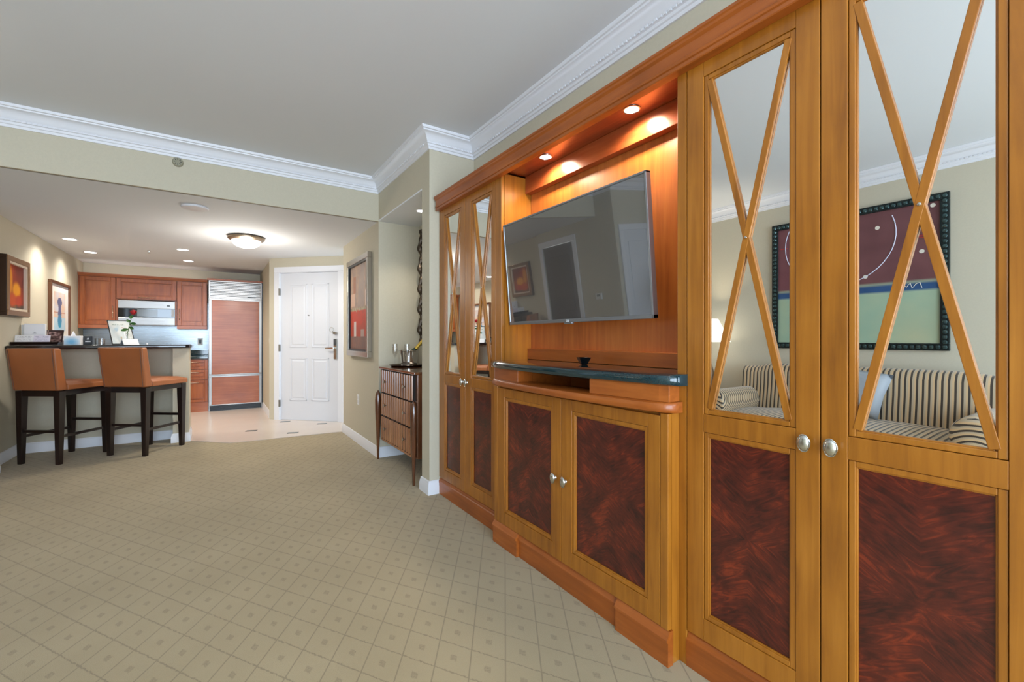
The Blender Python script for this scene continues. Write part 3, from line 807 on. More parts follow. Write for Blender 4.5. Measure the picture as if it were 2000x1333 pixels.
for x, y in ((CX0-.015,CY0-.005),(CX0-.015,CY1+.018),(1.72,CY0-.005),(1.72,CY1+.018)):
    obj('leg', chest_leg(x, y), ROSEWOOD, ch, smooth=True, angle=60)

tx, ty, tz = 1.555, 4.19, .9155
tr = obj('serving_tray', MB().lathe([(.0005,.004),(.135,.004),(.140,.006),(.162,.016),(.166,.020),(.168,.018),(.145,.0),(.0005,0)], (tx,ty,tz), 40), plain('pewter_tray', srgb(120,112,104), .22, 1.0), None, 'round pewter tray on the ribbed chest', 'tray', smooth=True)
bz = tz+.0045
BX, BY = tx+.028, ty+.012
bk = thing('ice_bucket', (BX,BY,bz), 'shiny steel ice bucket on the pewter tray', 'ice bucket')
obj('pail', MB().lathe([(.074,0),(.078,.004),(.092,.145),(.098,.150),(.098,.156),(.090,.156),(.075,.008),(.0005,.008)], (BX,BY,bz), 32), CHROME, bk, smooth=True)
for s in (-1, 1):
    obj('ring_handle', MB().tube([(BX, BY+s*(.091+.014*math.sin(math.pi*k/8)), bz+.115-.03*math.cos(math.pi*k/8)) for k in range(9)], .003, 6), CHROME, bk, smooth=True)
BM = Matrix.Translation((tx+.012,ty+.004,bz+.02)) @ Matrix.Rotation(R(-40),4,Vector((.83,.555,0)).cross(Vector((0,0,1)))) if False else Matrix.Translation((BX-.0415,BY+.0278,bz+.034)) @ Matrix.Rotation(R(41),4,Vector((.55,.83,0)))
bt = thing('champagne_bottle', tuple(BM.translation), 'green champagne bottle with gold foil leaning in the ice bucket', 'bottle')
GREENG = plain('green_bottle_glass', srgb(30,52,24), .06, coat=.6)
GOLD = plain('gold_foil', srgb(214,178,74), .35, .5)
obj('glass_body', MB().lathe([(.027,0),(.032,.004),(.033,.01),(.033,.10),(.031,.13),(.026,.155),(.0185,.180),(.0145,.20),(.0135,.215)], n=20).xf(BM), GREENG, bt, smooth=True)
obj('foil', MB().lathe([(.0195,.182),(.0170,.20),(.0155,.25),(.0150,.288),(.0185,.292),(.0185,.304),(.0165,.314),(.0005,.317)], n=20).xf(BM), GOLD, bt, smooth=True)
def flute(x, y, lab):
    t = thing('champagne_flute', (x,y,bz), lab, 'glass', 'champagne flutes on the tray')
    obj('bowl', MB().lathe([(.003,.085),(.014,.095),(.022,.12),(.025,.16),(.024,.215),(.0228,.215),(.0235,.16),(.0205,.122),(.0005,.098)], (x,y,bz), 20), GLASS, t, smooth=True)
    obj('stem', MB().lathe([(.030,0),(.030,.0015),(.006,.005),(.003,.012),(.003,.084),(.0005,.09)], (x,y,bz), 16), GLASS, t, smooth=True)
flute(tx-.095, ty+.065, 'clear champagne flute at the left side of the tray')
flute(tx-.035, ty-.105, 'clear champagne flute standing in front of the ice bucket')

# wavy-framed mirror on the niche's back wall
wm_ = thing('wall_mirror', (1.768,3.86,1.14), 'tall mirror with a scalloped bronze frame hanging in the niche', 'mirror')
DKB = plain('dark_bronze', srgb(78,66,54), .35, .6)
obj('glass', MB().box(1.754,1.758,3.47,4.25,1.20,2.22), MIRROR, wm_)
fr = MB(); my0, my1, mz0, mz1 = 3.42, 4.30, 1.14, 2.285
for (a, b_) in (((my0,mz0),(my0,mz1)),((my1,mz0),(my1,mz1))):
    n = 66; pts = []
    for k in range(n+1):
        z = mz0 + (mz1-mz0)*k/n; s = math.sin(k/n*math.pi*11)
        pts.append((1.745+.012*s, a[0], z))
    fr.tube(pts, [.024+.006*math.sin(k/n*math.pi*22) for k in range(n+1)], 8)
for z in (mz0, mz1):
    n = 50; fr.tube([(1.745+.012*math.sin(k/n*math.pi*9), my0+(my1-my0)*k/n, z) for k in range(n+1)], .024, 8)
obj('frame', fr, DKB, wm_, smooth=True)
obj('backing', MB().box(1.7585,1.7695,3.42,4.30,1.14,2.285), DKB, wm_)
downlight(1.56, 3.84, ZK, .045, 'small downlight in the ceiling of the chest niche', None, 22, (1,.90,.76), 120, W_TRIM)

# ------------------------------------------------------------------ hall wall: red abstract picture, outlet, switch
def hall_art(u, v):      # u: 0 far .. 1 near, v: 0 bottom .. 1 top
    n = nz(u*5, v*7, 1.0)*.5 + nz(u*17, v*23, 2.0)*.35 + nz(u*40, v*48, 3.0)*.3
    if v < .16: c = lerp((150,100,84), (110,92,88), .5+n)
    elif v < .46 + .02*nz(u*12,0,3):
        c = lerp((196,60,34), (150,72,52), max(0, n+.25+(.30-v)*1.2))
        if .24 < u < .36 and v < .34 + .02*n: c = (206,196,190)
        if .62 < u < .8 and v < .25: c = (176,150,140)
    elif v < .50: c = lerp((120,100,70), (196,186,160), .5+n)
    else:
        c = lerp((186,150,122), (150,128,116), .5+1.2*n)
        if .42 < u < .78 and nz(u*6, v*1.5, 12) > -.25: c = lerp(c, (150,136,130), .6)
        if .2 < u < .34 and .66 < v < .86: c = lerp((160,88,54), c, .3+.6*abs(n))
        if .84 < u < .9 and .5 < v < .68: c = (214,190,176)
        if .05 < u < .3 and .52 < v < .66: c = (206,170,148)
    return c
def picture(name, label, M, w, h, fw_, fd, fmat, fn, nx=40, ny=50, mat_w=0.0, inner=None, glass=False, group=None, body=None):
    """framed picture; local x right, y out of the wall, z up, origin at the bottom centre against the wall"""
    t = thing(name, tuple(M.translation), label, 'picture', group)
    f = MB()
    f.box(-w/2,w/2,.002,fd,0,fw_).box(-w/2,w/2,.002,fd,h-fw_,h).box(-w/2,-w/2+fw_,.002,fd,fw_,h-fw_).box(w/2-fw_,w/2,.002,fd,fw_,h-fw_)
    obj('frame', f.xf(M), fmat, t, bevel=.004)
    if body:
        B_ = MB(); k = .004
        for a_ in ((-w/2-k,w/2+k,0-k,.03),(-w/2-k,w/2+k,h-.03,h+k),(-w/2-k,-w/2+.03,.03,h-.03),(w/2-.03,w/2+k,.03,h-.03)): B_.box(a_[0],a_[1],.001,fd-.010,a_[2],a_[3])
        obj('outer_frame', B_.xf(M), body, t, bevel=.003)
    if inner:
        q = MB(); e = .022
        a, b, c0, c1 = -w/2+fw_, w/2-fw_, fw_, h-fw_
        q.box(a,b,.003,fd-.008,c0,c0+e).box(a,b,.003,fd-.008,c1-e,c1).box(a,a+e,.003,fd-.008,c0+e,c1-e).box(b-e,b,.003,fd-.008,c0+e,c1-e)
        obj('inner_frame', q.xf(M), inner, t)
    y = fd*.45
    if mat_w:
        obj('mount', MB().box(-w/2+fw_,w/2-fw_,.003,y-.001,fw_,h-fw_).xf(M), PAPER, t)
    a = -w/2+fw_+mat_w; c0 = fw_+mat_w
    R3 = M.to_3x3()
    painted('canvas', M @ Vector((a,y,c0)), R3 @ Vector((w-2*fw_-2*mat_w,0,0)), R3 @ Vector((0,0,h-2*fw_-2*mat_w)), fn, nx, ny, t)
    if glass:
        obj('glazing', MB().box(-w/2+fw_,w/2-fw_,y+.004,y+.006,fw_,h-fw_).xf(M), GLASS, t)
    return t
def wallmat(x, y, z, facing):
    """facing '-x','+x': picture hangs on a wall at x and looks that way"""
    if facing == '-x':      # right of the picture (seen from the room) is -y
        return Matrix.Translation((x,y,z)) @ Matrix(((0,-1,0,0),(-1,0,0,0),(0,0,1,0),(0,0,0,1)))
    return Matrix.Translation((x,y,z)) @ Matrix(((0,1,0,0),(1,0,0,0),(0,0,1,0),(0,0,0,1)))
GILT = plain('champagne_frame', srgb(168,150,128), .3, .55)
picture('framed_picture', 'tall red and taupe abstract picture in a silver frame on the hall wall', wallmat(XH,5.08,.99,'-x'), .88, 1.105, .060, .05, plain('silver_leaf_frame', srgb(172,164,152), .2, .85), hall_art, 66, 88, inner=BLACK)
def plate(name, M, label, cat, slots):
    t = thing(name, tuple(M.translation), label, cat)
    obj('cover_plate', MB().box(-.036,.036,0,.005,0,.118).xf(M), WHITE_PLASTIC, t, bevel=.002)
    if slots == 'outlet':
        for z in (.02,.066): obj('socket', MB().box(-.016,.016,.004,.007,z,z+.032).xf(M), plain('outlet_face', srgb(215,214,210), .4), t, bevel=.002)
    elif slots == 'dark':
        obj('socket', MB().box(-.018,.018,.004,.008,.025,.093).xf(M), BLACK, t, bevel=.002)
    else:
        obj('rocker', MB().box(-.016,.016,.004,.009,.028,.09).xf(M), WHITE_PLASTIC, t, bevel=.002)
plate('wall_outlet', wallmat(XH,5.18,.435,'-x'), 'white power outlet low on the hall wall', 'outlet', 'outlet')
plate('light_switch', wallmat(.67,7.54,1.10,'-x'), 'white light switch beside the entry door', 'switch', 'rocker')

# ------------------------------------------------------------------ kitchen
FX0, FX1, FY = -.100, .652, 8.68
fg = thing('refrigerator', ((FX0+FX1)/2, 8.98, .006), 'built-in refrigerator with cherry panels and a steel grille', 'refrigerator')
obj('body', MB().box(FX0, FX1, FY+.03, YKB-.004, .006, 2.135), STEEL, fg)
obj('grille_frame', MB().box(FX0,FX1,FY,FY+.03,2.115,2.135).box(FX0,FX1,FY,FY+.03,1.845,1.862).box(FX0,FX0+.022,FY,FY+.03,1.862,2.115).box(FX1-.022,FX1,FY,FY+.03,1.862,2.115), STEEL, fg, bevel=.002)
gr = MB()
for k in range(10):
    z = 1.866 + k*.025
    gr.hexa([(FX0+.022,FY+.004,z),(FX1-.022,FY+.004,z),(FX1-.022,FY+.022,z+.010),(FX0+.022,FY+.022,z+.010)],[(FX0+.022,FY+.004,z+.016),(FX1-.022,FY+.004,z+.016),(FX1-.022,FY+.022,z+.024),(FX0+.022,FY+.022,z+.024)])
obj('grille_slats', gr, STEEL, fg, kind='stuff')
obj('grille_badge', MB().box(.44,.56,FY-.002,FY+.004,1.872,1.884), BLACK, fg)
for nm, z0, z1 in (('fridge_door',.590,1.838),('freezer_drawer',.095,.580)):
    f = MB().box(FX0+.004,FX1-.004,FY,FY+.028,z0,z0+.016).box(FX0+.004,FX1-.004,FY,FY+.028,z1-.022,z1).box(FX0+.004,FX0+.042,FY,FY+.028,z0+.016,z1-.022).box(FX1-.042,FX1-.004,FY,FY+.028,z0+.016,z1-.022)
    d = obj(nm, f, STEEL, fg, bevel=.003)
    obj('wood_panel', MB().box(FX0+.041,FX1-.041,FY+.006,FY+.026,z0+.015,z1-.021), KWOOD_H, d)
obj('handle_rail', MB().box(FX0+.01,FX1-.01,FY-.014,FY+.002,.590,.606), STEEL, fg, bevel=.004)
kg = MB().box(FX0+.01,FX1-.01,FY+.02,FY+.03,.008,.092)
for k in range(5): kg.box(FX0+.012,FX1-.012,FY+.010,FY+.020,.014+k*.016,.022+k*.016)
obj('kick_grille', kg, BLACK, fg)
obj('header_strip', MB().box(FX0-.02,FX1+.012,FY-.008,YKB-.004,2.136,2.165), KWOOD_H, fg, bevel=.002)
obj('side_filler', MB().box(FX1,.6695,FY+.02,YKB-.004,.006,2.135), BLACK, fg)

UY = 9.0
def panel_door(parent, x0, x1, z0, z1, yf, nm='door', st=.055, th=.02, mat=None):
    mat = mat or KWOOD
    f = MB().box(x0,x0+st,yf,yf+th,z0,z1).box(x1-st,x1,yf,yf+th,z0,z1).box(x0+st,x1-st,yf,yf+th,z0,z0+st).box(x0+st,x1-st,yf,yf+th,z1-st,z1)
    d = obj(nm, f, mat, parent, bevel=.003)
    i = .018
    q = MB().hexa([(x0+st,yf+.013,z0+st),(x1-st,yf+.013,z0+st),(x1-st,yf+.018,z0+st),(x0+st,yf+.018,z0+st)],[(x0+st,yf+.013,z1-st),(x1-st,yf+.013,z1-st),(x1-st,yf+.018,z1-st),(x0+st,yf+.018,z1-st)])
    q.box(x0+st+i,x1-st-i,yf+.006,yf+.014,z0+st+i,z1-st-i)
    obj('field_panel', q, mat, d, bevel=.004)
    return d
COPPER = plain('warm_chrome', srgb(225,200,180), .15, 1.0)
def pull(parent, a, b):
    a, b = Vector(a), Vector(b); o = Vector((0,-.026,0)); t = (b-a).normalized()
    mb = MB().tube([a, a+o*.8, a+o+t*.008, b+o-t*.008, b+o*.8, b], .0055, 8)
    mid = (a+b)/2+o; mb.sphere(mid, .009, 10); mb.sphere(a+o+t*.022, .0075, 8); mb.sphere(b+o-t*.022, .0075, 8)
    return obj('handle', mb, COPPER, parent, smooth=True)
def upper(x0, x1, z0, z1, label, dz0, dz1, hd):
    t = thing('wall_cabinet', ((x0+x1)/2, 9.16, z0), label, 'cabinet', 'cherry kitchen wall cabinets')
    obj('carcass', MB().box(x0, x1, UY+.022, YKB-.003, z0, z1), KWOOD, t)
    d = panel_door(t, x0+.02 if x0 < -1.5 else x0+.004, x1-.004, dz0, dz1, UY)
    pull(d, *hd)
    return t
u1 = upper(-1.697, -1.275, 1.345, 2.125, 'tall cherry wall cabinet at the left of the microwave', 1.40, 2.118, ((-1.308,UY,1.50),(-1.308,UY,1.68)))
u2 = upper(-1.272, -.532, 1.795, 2.125, 'wide low cherry wall cabinet above the microwave', 1.805, 2.118, ((-1.01,UY,1.832),(-.80,UY,1.832)))
u3 = upper(-.529, -.124, 1.345, 2.125, 'tall cherry wall cabinet between the microwave and the refrigerator', 1.40, 2.118, ((-.494,UY,1.50),(-.494,UY,1.67)))
obj('light_rail', MB().box(-1.697,-1.275,UY+.004,UY+.0215,1.345,1.396), KWOOD_H, u1, bevel=.002)
obj('light_rail', MB().box(-.529,-.124,UY+.004,UY+.0215,1.345,1.396), KWOOD_H, u3, bevel=.002)
obj('cabinet_cornice', MB().prism_ax([(UY+.06,2.126),(UY-.004,2.126),(UY-.008,2.136),(UY-.022,2.155),(UY-.026,2.172),(UY+.06,2.172)], -1.697, -.124, 'x'), KWOOD_H, None, 'cherry crown strip along the kitchen wall cabinets', 'cornice')
UPL = emit('uplight_glow', (1,.95,.86,1), 3.5)
obj('uplight_strip', MB().box(-1.66,-.16,9.10,9.14,2.128,2.150), UPL, None, 'slim light strip on top of the kitchen wall cabinets', 'strip light')
mw = thing('microwave', (-.902,9.15,1.395), 'steel over-range microwave under the kitchen wall cabinets', 'microwave')
obj('housing', MB().box(-1.262,-.54,UY-.002,YKB-.01,1.398,1.792), KWOOD, mw) if False else None
obj('case', MB().box(-1.245,-.552,UY+.0,YKB-.014,1.395,1.785), STEEL, mw, bevel=.003)
obj('vent_panel', MB().box(-1.247,-.550,UY-.028,UY,1.662,1.780), STEEL, mw, bevel=.004)
obj('glass_door', MB().box(-1.247,-.550,UY-.030,UY,1.520,1.658), BLACKGLASS, mw, bevel=.003)
obj('door_window', MB().box(-1.02,-.77,UY-.032,UY-.029,1.535,1.645), plain('grey_window', srgb(92,96,98), .15, coat=.5), mw)
obj('keypad', MB().box(-.598,-.562,UY-.032,UY-.029,1.535,1.65), plain('keypad_grey', srgb(160,164,168), .4), mw)
obj('lower_panel', MB().box(-1.247,-.550,UY-.030,UY,1.402,1.516), STEEL, mw, bevel=.004)
obj('badge', MB().box(-.655,-.615,UY-.0295,UY-.0275,1.70,1.718), BLACK, mw)
for xa, xb in ((-1.272,-1.2475),(-.5495,-.532)):
    obj('filler_strip', MB().box(xa,xb,UY,UY+.02,1.40,1.79), KWOOD, mw)
obj('steel_backsplash', MB().box(XKL+.002,-.106,YKB-.012,YKB-.001,.915,1.80), brushed('satin_backsplash', srgb(150,156,160), 'x', .28), None, 'satin steel backsplash behind the kitchen counter', 'backsplash')
lc = thing('base_cabinet', (-.9,9.0,.006), 'cherry kitchen base cabinet with drawers beside the refrigerator', 'cabinet')
obj('carcass', MB().box(XKL+.002,-.106,8.745,YKB-.015,.10,.86).box(XKL+.002,-.106,8.775,YKB-.015,.006,.10), KWOOD, lc)
for z0, z1 in ((.695,.845),(.525,.685),(.165,.515)):
    d = panel_door(lc, -.545, -.112, z0, z1, 8.722, 'drawer', .04)
    pull(d, (-.42,8.722,z1-.035), (-.235,8.722,z1-.035))
panel_door(lc, -1.12, -.55, .165, .845, 8.722)
panel_door(lc, -1.69, -1.125, .165, .845, 8.722)
obj('kick_board', MB().box(XKL+.002,-.108,8.735,8.744,.006,.160), KWOOD_H, lc)
obj('kitchen_counter', MB().box(XKL+.002,-.106,8.70,YKB-.013,.862,.905).box(XKL+.002,-.106,9.285,YKB-.013,.905,.99), GRANITE, None, 'dark granite counter beside the refrigerator', 'worktop', bevel=.006)
plate('backsplash_outlet', Matrix.Translation((-.227,YKB-.012,1.075)) @ Matrix.Rotation(R(180),4,'Z'), 'steel outlet plate with a dark socket on the backsplash', 'outlet', 'dark')

# ------------------------------------------------------------------ breakfast bar
bt_ = MB().prism([(XKL+.002,6.28),(-.29,6.28),(-.255,6.30),(-.235,6.34),(-.235,6.84),(XKL+.002,6.84)], 1.0805, 1.12)
obj('bar_counter', bt_, BARSTONE, None, 'black granite top of the breakfast bar', 'worktop', bevel=.012, seg=3)
ZB = 1.1205
def on_bar(a): return a
# dark wooden tray at the wall end
tray = MB().box(-1.69,-1.36,6.40,6.80,ZB,ZB+.008)
tray.hexa([(-1.69,6.40,ZB+.008),(-1.36,6.40,ZB+.008),(-1.36,6.412,ZB+.008),(-1.69,6.412,ZB+.008)],[(-1.695,6.385,ZB+.035),(-1.345,6.385,ZB+.035),(-1.345,6.397,ZB+.035),(-1.695,6.397,ZB+.035)])
tray.box(-1.69,-1.36,6.79,6.80,ZB+.008,ZB+.03).box(-1.695,-1.685,6.40,6.80,ZB+.008,ZB+.03).box(-1.372,-1.36,6.40,6.80,ZB+.008,ZB+.03)
obj('wooden_tray', tray, ESPRESSO, None, 'dark wooden tray at the wall end of the bar', 'tray', bevel=.002)
def facing(x, y, z, ang, lean=0):
    """local x right, y towards the viewer, z up"""
    return Matrix.Translation((x,y,z)) @ Matrix.Rotation(R(180-ang),4,'Z') @ Matrix.Rotation(R(lean),4,'X')
def sheet_lines(bg, ink, rows, mx=.12, seed=0, blob=None):
    def f(u, v):
        c = lerp(bg, (bg[0]-8,bg[1]-8,bg[2]-6), .5+nz(u*6,v*6,seed))
        r = v*rows
        if mx < u < 1-mx and .2 < (r % 1) < .55 and nz(u*19, math.floor(r)*3.1, seed+5) > -.12: c = lerp(c, ink, .55)
        if blob and (u-.5)**2*3+(v-blob)**2*4 < .02: c = lerp(c, ink, .75)
        return c
    return f
def card(name, M, w, h, th, label, cat, fn, mat=PAPER, nx=26, ny=30, off=.0006, **kw):
    t = obj(name, MB().box(-w/2,w/2,-th,0,0,h).xf(M), mat, None, label, cat, **kw)
    R3 = M.to_3x3()
    painted('print', M @ Vector((w/2-.002,off,.002)), R3 @ Vector((-(w-.004),0,0)), R3 @ Vector((0,0,h-.004)), lambda u, v: fn(1-u, v), nx, ny, t)
    return t
# (local x of facing() points to the viewer's left, so prints are flipped back above)
zt = ZB+.0085
card('white_booklet_box', facing(-1.585,6.66,zt,0), .155, .215, .05, 'white upright folder box with a grey emblem on the bar tray', 'box', lambda u, v: (176,178,184) if (abs(u-.5)+max(0,v-.5)*1.6 < .16 and .5 < v < .62) else ((196,198,204) if .16<u<.84 and (.36<v<.385 or .26<v<.275 or .31<v<.32) else (236,237,242)))
card('white_envelope', facing(-1.655,6.70,zt,0), .075, .205, .02, 'narrow white folder beside the emblem box on the bar', 'folder', lambda u, v: (232,232,230))
card('leaflet', facing(-1.625,6.50,zt+.002,-4,16), .13, .095, .003, 'white leaflet leaning low at the left on the bar tray', 'leaflet', sheet_lines((238,238,240),(150,152,160),6,.1,1), group='leaflets on the tray')
card('leaflet', facing(-1.50,6.50,zt+.002,3,16), .125, .095, .003, 'pale lilac leaflet leaning low at the right on the bar tray', 'leaflet', sheet_lines((232,226,240),(150,146,170),6,.1,2), group='leaflets on the tray')
card('menu_folder', facing(-1.475,6.715,zt+.0045,6,18), .17, .155, .012, 'dark brown photo menu leaning behind the leaflets', 'menu', lambda u, v: (lerp((60,34,30),(150,120,116),max(0,.5+1.6*nz(u*7,v*9,4))) if .06<u<.66 and .1<v<.9 else ((196,170,160) if .7<u<.76 else ((170,166,158) if u>.82 and v<.45 else (48,24,24)))), BLACK)
for k, (x, y) in enumerate(((-1.675,6.44),(-1.655,6.425),(-1.648,6.45))):
    obj('coffee_pod', MB().lathe([(.010,0),(.013,.018),(.015,.02),(.0005,.021)], (x,y,zt), 12), [GOLD,BLACK,BRONZE][k], None, ['gold foil pod on the tray corner','black foil pod on the tray corner','bronze foil pod on the tray corner'][k], 'pod', 'pods on the tray', smooth=True)
tb = thing('tissue_box', (-1.28,6.62,ZB), 'white tissue box with a pale blue front on the bar', 'tissue box')
obj('carton', MB().box(-1.345,-1.215,6.55,6.68,ZB,ZB+.098), PAPER, tb, bevel=.003)
painted('print', (-1.342,6.5494,ZB+.004), (.124,0,0), (0,0,.09), lambda u, v: lerp((240,242,246),(120,186,226), max(0,min(1,1.25-2.1*math.hypot((u-.45)*1.0,(v-.3)*.9)))), 20, 16, tb)
obj('tissue', MB().hexa([(-1.30,6.61,ZB+.098),(-1.262,6.612,ZB+.098),(-1.262,6.618,ZB+.098),(-1.30,6.616,ZB+.098)],[(-1.287,6.606,ZB+.142),(-1.279,6.61,ZB+.148),(-1.279,6.613,ZB+.148),(-1.287,6.611,ZB+.142)]), PAPER, tb)
card('black_tin', facing(-1.175,6.66,ZB,0), .072, .095, .07, 'small black box with white lettering on the bar', 'box', lambda u, v: (210,210,210) if (.18<u<.82 and .30<v<.44 and nz(u*30,v*20,9) > -.3) or (abs(u-.5)<.1 and .58<v<.82 and nz(u*22,v*18,6)>-.1) else (26,26,28), BLACK, 30, 30, bevel=.003)
for (x, y, rr, hh_, m_, lab, nm) in ((-1.105,6.70,.022,.07,GREY_METAL,'grey metal cup with a dark side next to the black box','metal_cup'),(-1.05,6.58,.03,.07,GLASS,'clear tumbler near the leaning menu on the bar','tumbler')):
    obj(nm, MB().lathe([(rr*.85,0),(rr,hh_),(rr*.92,hh_),(rr*.78,.006),(.0005,.006)], (x,y,ZB), 18), m_, None, lab, 'cup', smooth=True)
obj('dark_jar', MB().lathe([(.017,0),(.018,.002),(.018,.06),(.014,.066),(.0005,.068)], (-1.07,6.78,ZB), 16), BLACK, None, 'short dark jar behind the metal cup on the bar', 'jar', smooth=True)
# leaning menu in a black frame with an easel back
cbM = facing(-.865,6.60,ZB+.005,-25,30)
cb = thing('menu_stand', (-.905,6.66,ZB), 'printed menu in a black frame leaning askew on the bar', 'menu')
w_, h_ = .208, .315
f = MB().box(-w_/2,w_/2,-.008,0,0,.008).box(-w_/2,w_/2,-.008,0,h_-.008,h_).box(-w_/2,-w_/2+.008,-.008,0,.008,h_-.008).box(w_/2-.008,w_/2,-.008,0,.008,h_-.008)
obj('frame', f.xf(cbM), BLACK, cb)
obj('backing', MB().box(-w_/2+.004,w_/2-.004,-.010,-.004,.004,h_-.004).xf(cbM), BLACK, cb)
def menu_fn(u, v):
    u = 1-u
    c = lerp((232,232,226),(206,214,214),.5+nz(u*4,v*4,3))
    if .5<u<.86 and .60<v<.635: c = (90,92,96)
    if .52<u<.8 and .66<v<.72 and nz(u*20,v*20,2)>0: c = (206,150,140)
    if (u-.3)**2+(v-.62)**2<.006: c = (176,196,206)
    if .1<u<.7 and .80<v<.86 and nz(u*20,v*9,7)>-.1: c = (176,186,176)
    if .42<u<.5 and .05<v<.30: c = (190,170,140)
    if .62<u<.70 and .2<v<.55: c = (246,248,250)
    if u > .74 and v < .5 and (v*18)%1 < .45 and nz(u*25,math.floor(v*18),1)>-.2: c = (190,190,184)
    return c
painted('print', cbM @ Vector((w_/2-.008,-.0015,.008)), cbM.to_3x3() @ Vector((-(w_-.016),0,0)), cbM.to_3x3() @ Vector((0,0,h_-.016)), lambda u, v: menu_fn(1-u, v), 30, 44, cb)
obj('easel_leg', MB().bar(cbM @ Vector((.03,-.012,.15)), cbM @ Vector((.03,-.12,.072)),.008,.02), BLACK, cb)
# tent card with its end towards the viewer's left
tcM = Matrix.Translation((-.80,6.47,ZB)) @ Matrix.Rotation(R(32),4,'Z')
tc_ = thing('tent_card', (-.80,6.50,ZB), 'white folded tent card in front of the menu stand', 'card')
tl, tw, th_ = .145, .085, .066
obj('front_leaf', MB().hexa([(-tl/2,-tw/2,0),(tl/2,-tw/2,0),(tl/2,-tw/2+.002,0),(-tl/2,-tw/2+.002,0)],[(-tl/2,-.001,th_),(tl/2,-.001,th_),(tl/2,.001,th_),(-tl/2,.001,th_)]).xf(tcM), PAPER, tc_)
obj('rear_leaf', MB().hexa([(-tl/2,tw/2-.002,0),(tl/2,tw/2-.002,0),(tl/2,tw/2,0),(-tl/2,tw/2,0)],[(-tl/2,-.001,th_),(tl/2,-.001,th_),(tl/2,.001,th_),(-tl/2,.001,th_)]).xf(tcM), PAPER, tc_)
obj('end_gusset', MB().prism_ax([(-tw/2+.003,0.0),(tw/2-.003,0.0),(0,th_-.004)], -tl/2+.002, -tl/2+.004, 'x').xf(tcM), GREYCARD, tc_)
# rose in a slim vase
rx, ry = -.835, 6.57
vs_ = thing('bud_vase', (rx,ry,ZB), 'slim clear bud vase in front of the menu on the bar', 'vase')
obj('glass', MB().lathe([(.016,0),(.017,.004),(.013,.02),(.010,.09),(.013,.13),(.0115,.13),(.0085,.09),(.011,.022),(.0005,.008)], (rx,ry,ZB), 16), GLASS, vs_, smooth=True)
GREENL = plain('rose_leaf', srgb(62,108,48), .5); REDP = plain('rose_petal', srgb(176,30,38), .5)
rs_ = thing('red_rose', (rx,ry,ZB+.012), 'single long-stemmed red rose in the bud vase', 'flower')
stem = [(rx,ry,ZB+.012),(rx+.003,ry,ZB+.12),(rx+.02,ry,ZB+.22),(rx+.048,ry-.005,ZB+.345)]
obj('stem', MB().tube(stem, .0032, 8), GREENL, rs_, smooth=True)
hx, hy, hz = rx+.054, ry-.006, ZB+.375
for k in range(9):
    a = k*2.4; lay = k//3; r0 = .005+.0045*lay
    pm = MB(); pv = []
    for j in range(5):
        tt = j/4; rr = r0 + (.004+.0065*lay)*math.sin(tt*math.pi*.62); z = -.022 + .042*tt - .006*lay
        for i in range(5):
            aa = a + (i-2)*.42*(1-.25*tt)
            pv.append((hx+rr*math.cos(aa), hy+rr*math.sin(aa), hz+z))
    pm.add(pv, [(j*5+i, j*5+i+1, (j+1)*5+i+1, (j+1)*5+i) for j in range(4) for i in range(4)])
    obj('petal', pm, REDP, rs_, smooth=True)
for (p, dx, dz, L_) in (((rx+.012,ry,ZB+.175),-.9,-.25,.07),((rx+.03,ry,ZB+.25),-.6,.6,.05),((rx+.028,ry,ZB+.24),.9,-.1,.06),((rx+.045,ry,ZB+.33),-.4,-.8,.045),((rx+.018,ry,ZB+.2),.8,-.5,.05)):
    d_ = Vector((dx,-.2,dz)).normalized(); s_ = Vector((0,-.3,1)).cross(d_).normalized(); s_ = d_.cross(Vector((0,1,0))).normalized()
    b0 = Vector(p); lm = MB(); pts = []
    for j in range(6):
        t_ = j/5; wq = .016*math.sin(math.pi*min(1,t_*.97+.03))**.8
        pts += [b0+d_*L_*t_ + s_*wq + Vector((0,-.006*math.sin(t_*3),0)), b0+d_*L_*t_ + Vector((0,.003,0)), b0+d_*L_*t_ - s_*wq + Vector((0,-.006*math.sin(t_*3),0))]
    lm.add(pts, [(j*3+i, j*3+i+1, (j+1)*3+i+1, (j+1)*3+i) for j in range(5) for i in range(2)])
    obj('leaf', lm, GREENL, rs_, smooth=True)
obj('salt_pot', MB().lathe([(.010,0),(.011,.01),(.007,.018),(.0005,.02)], (-.665,6.6,ZB), 14), PAPER, None, 'tiny white pot alone on the bar right of the tent card', 'pot', smooth=True)

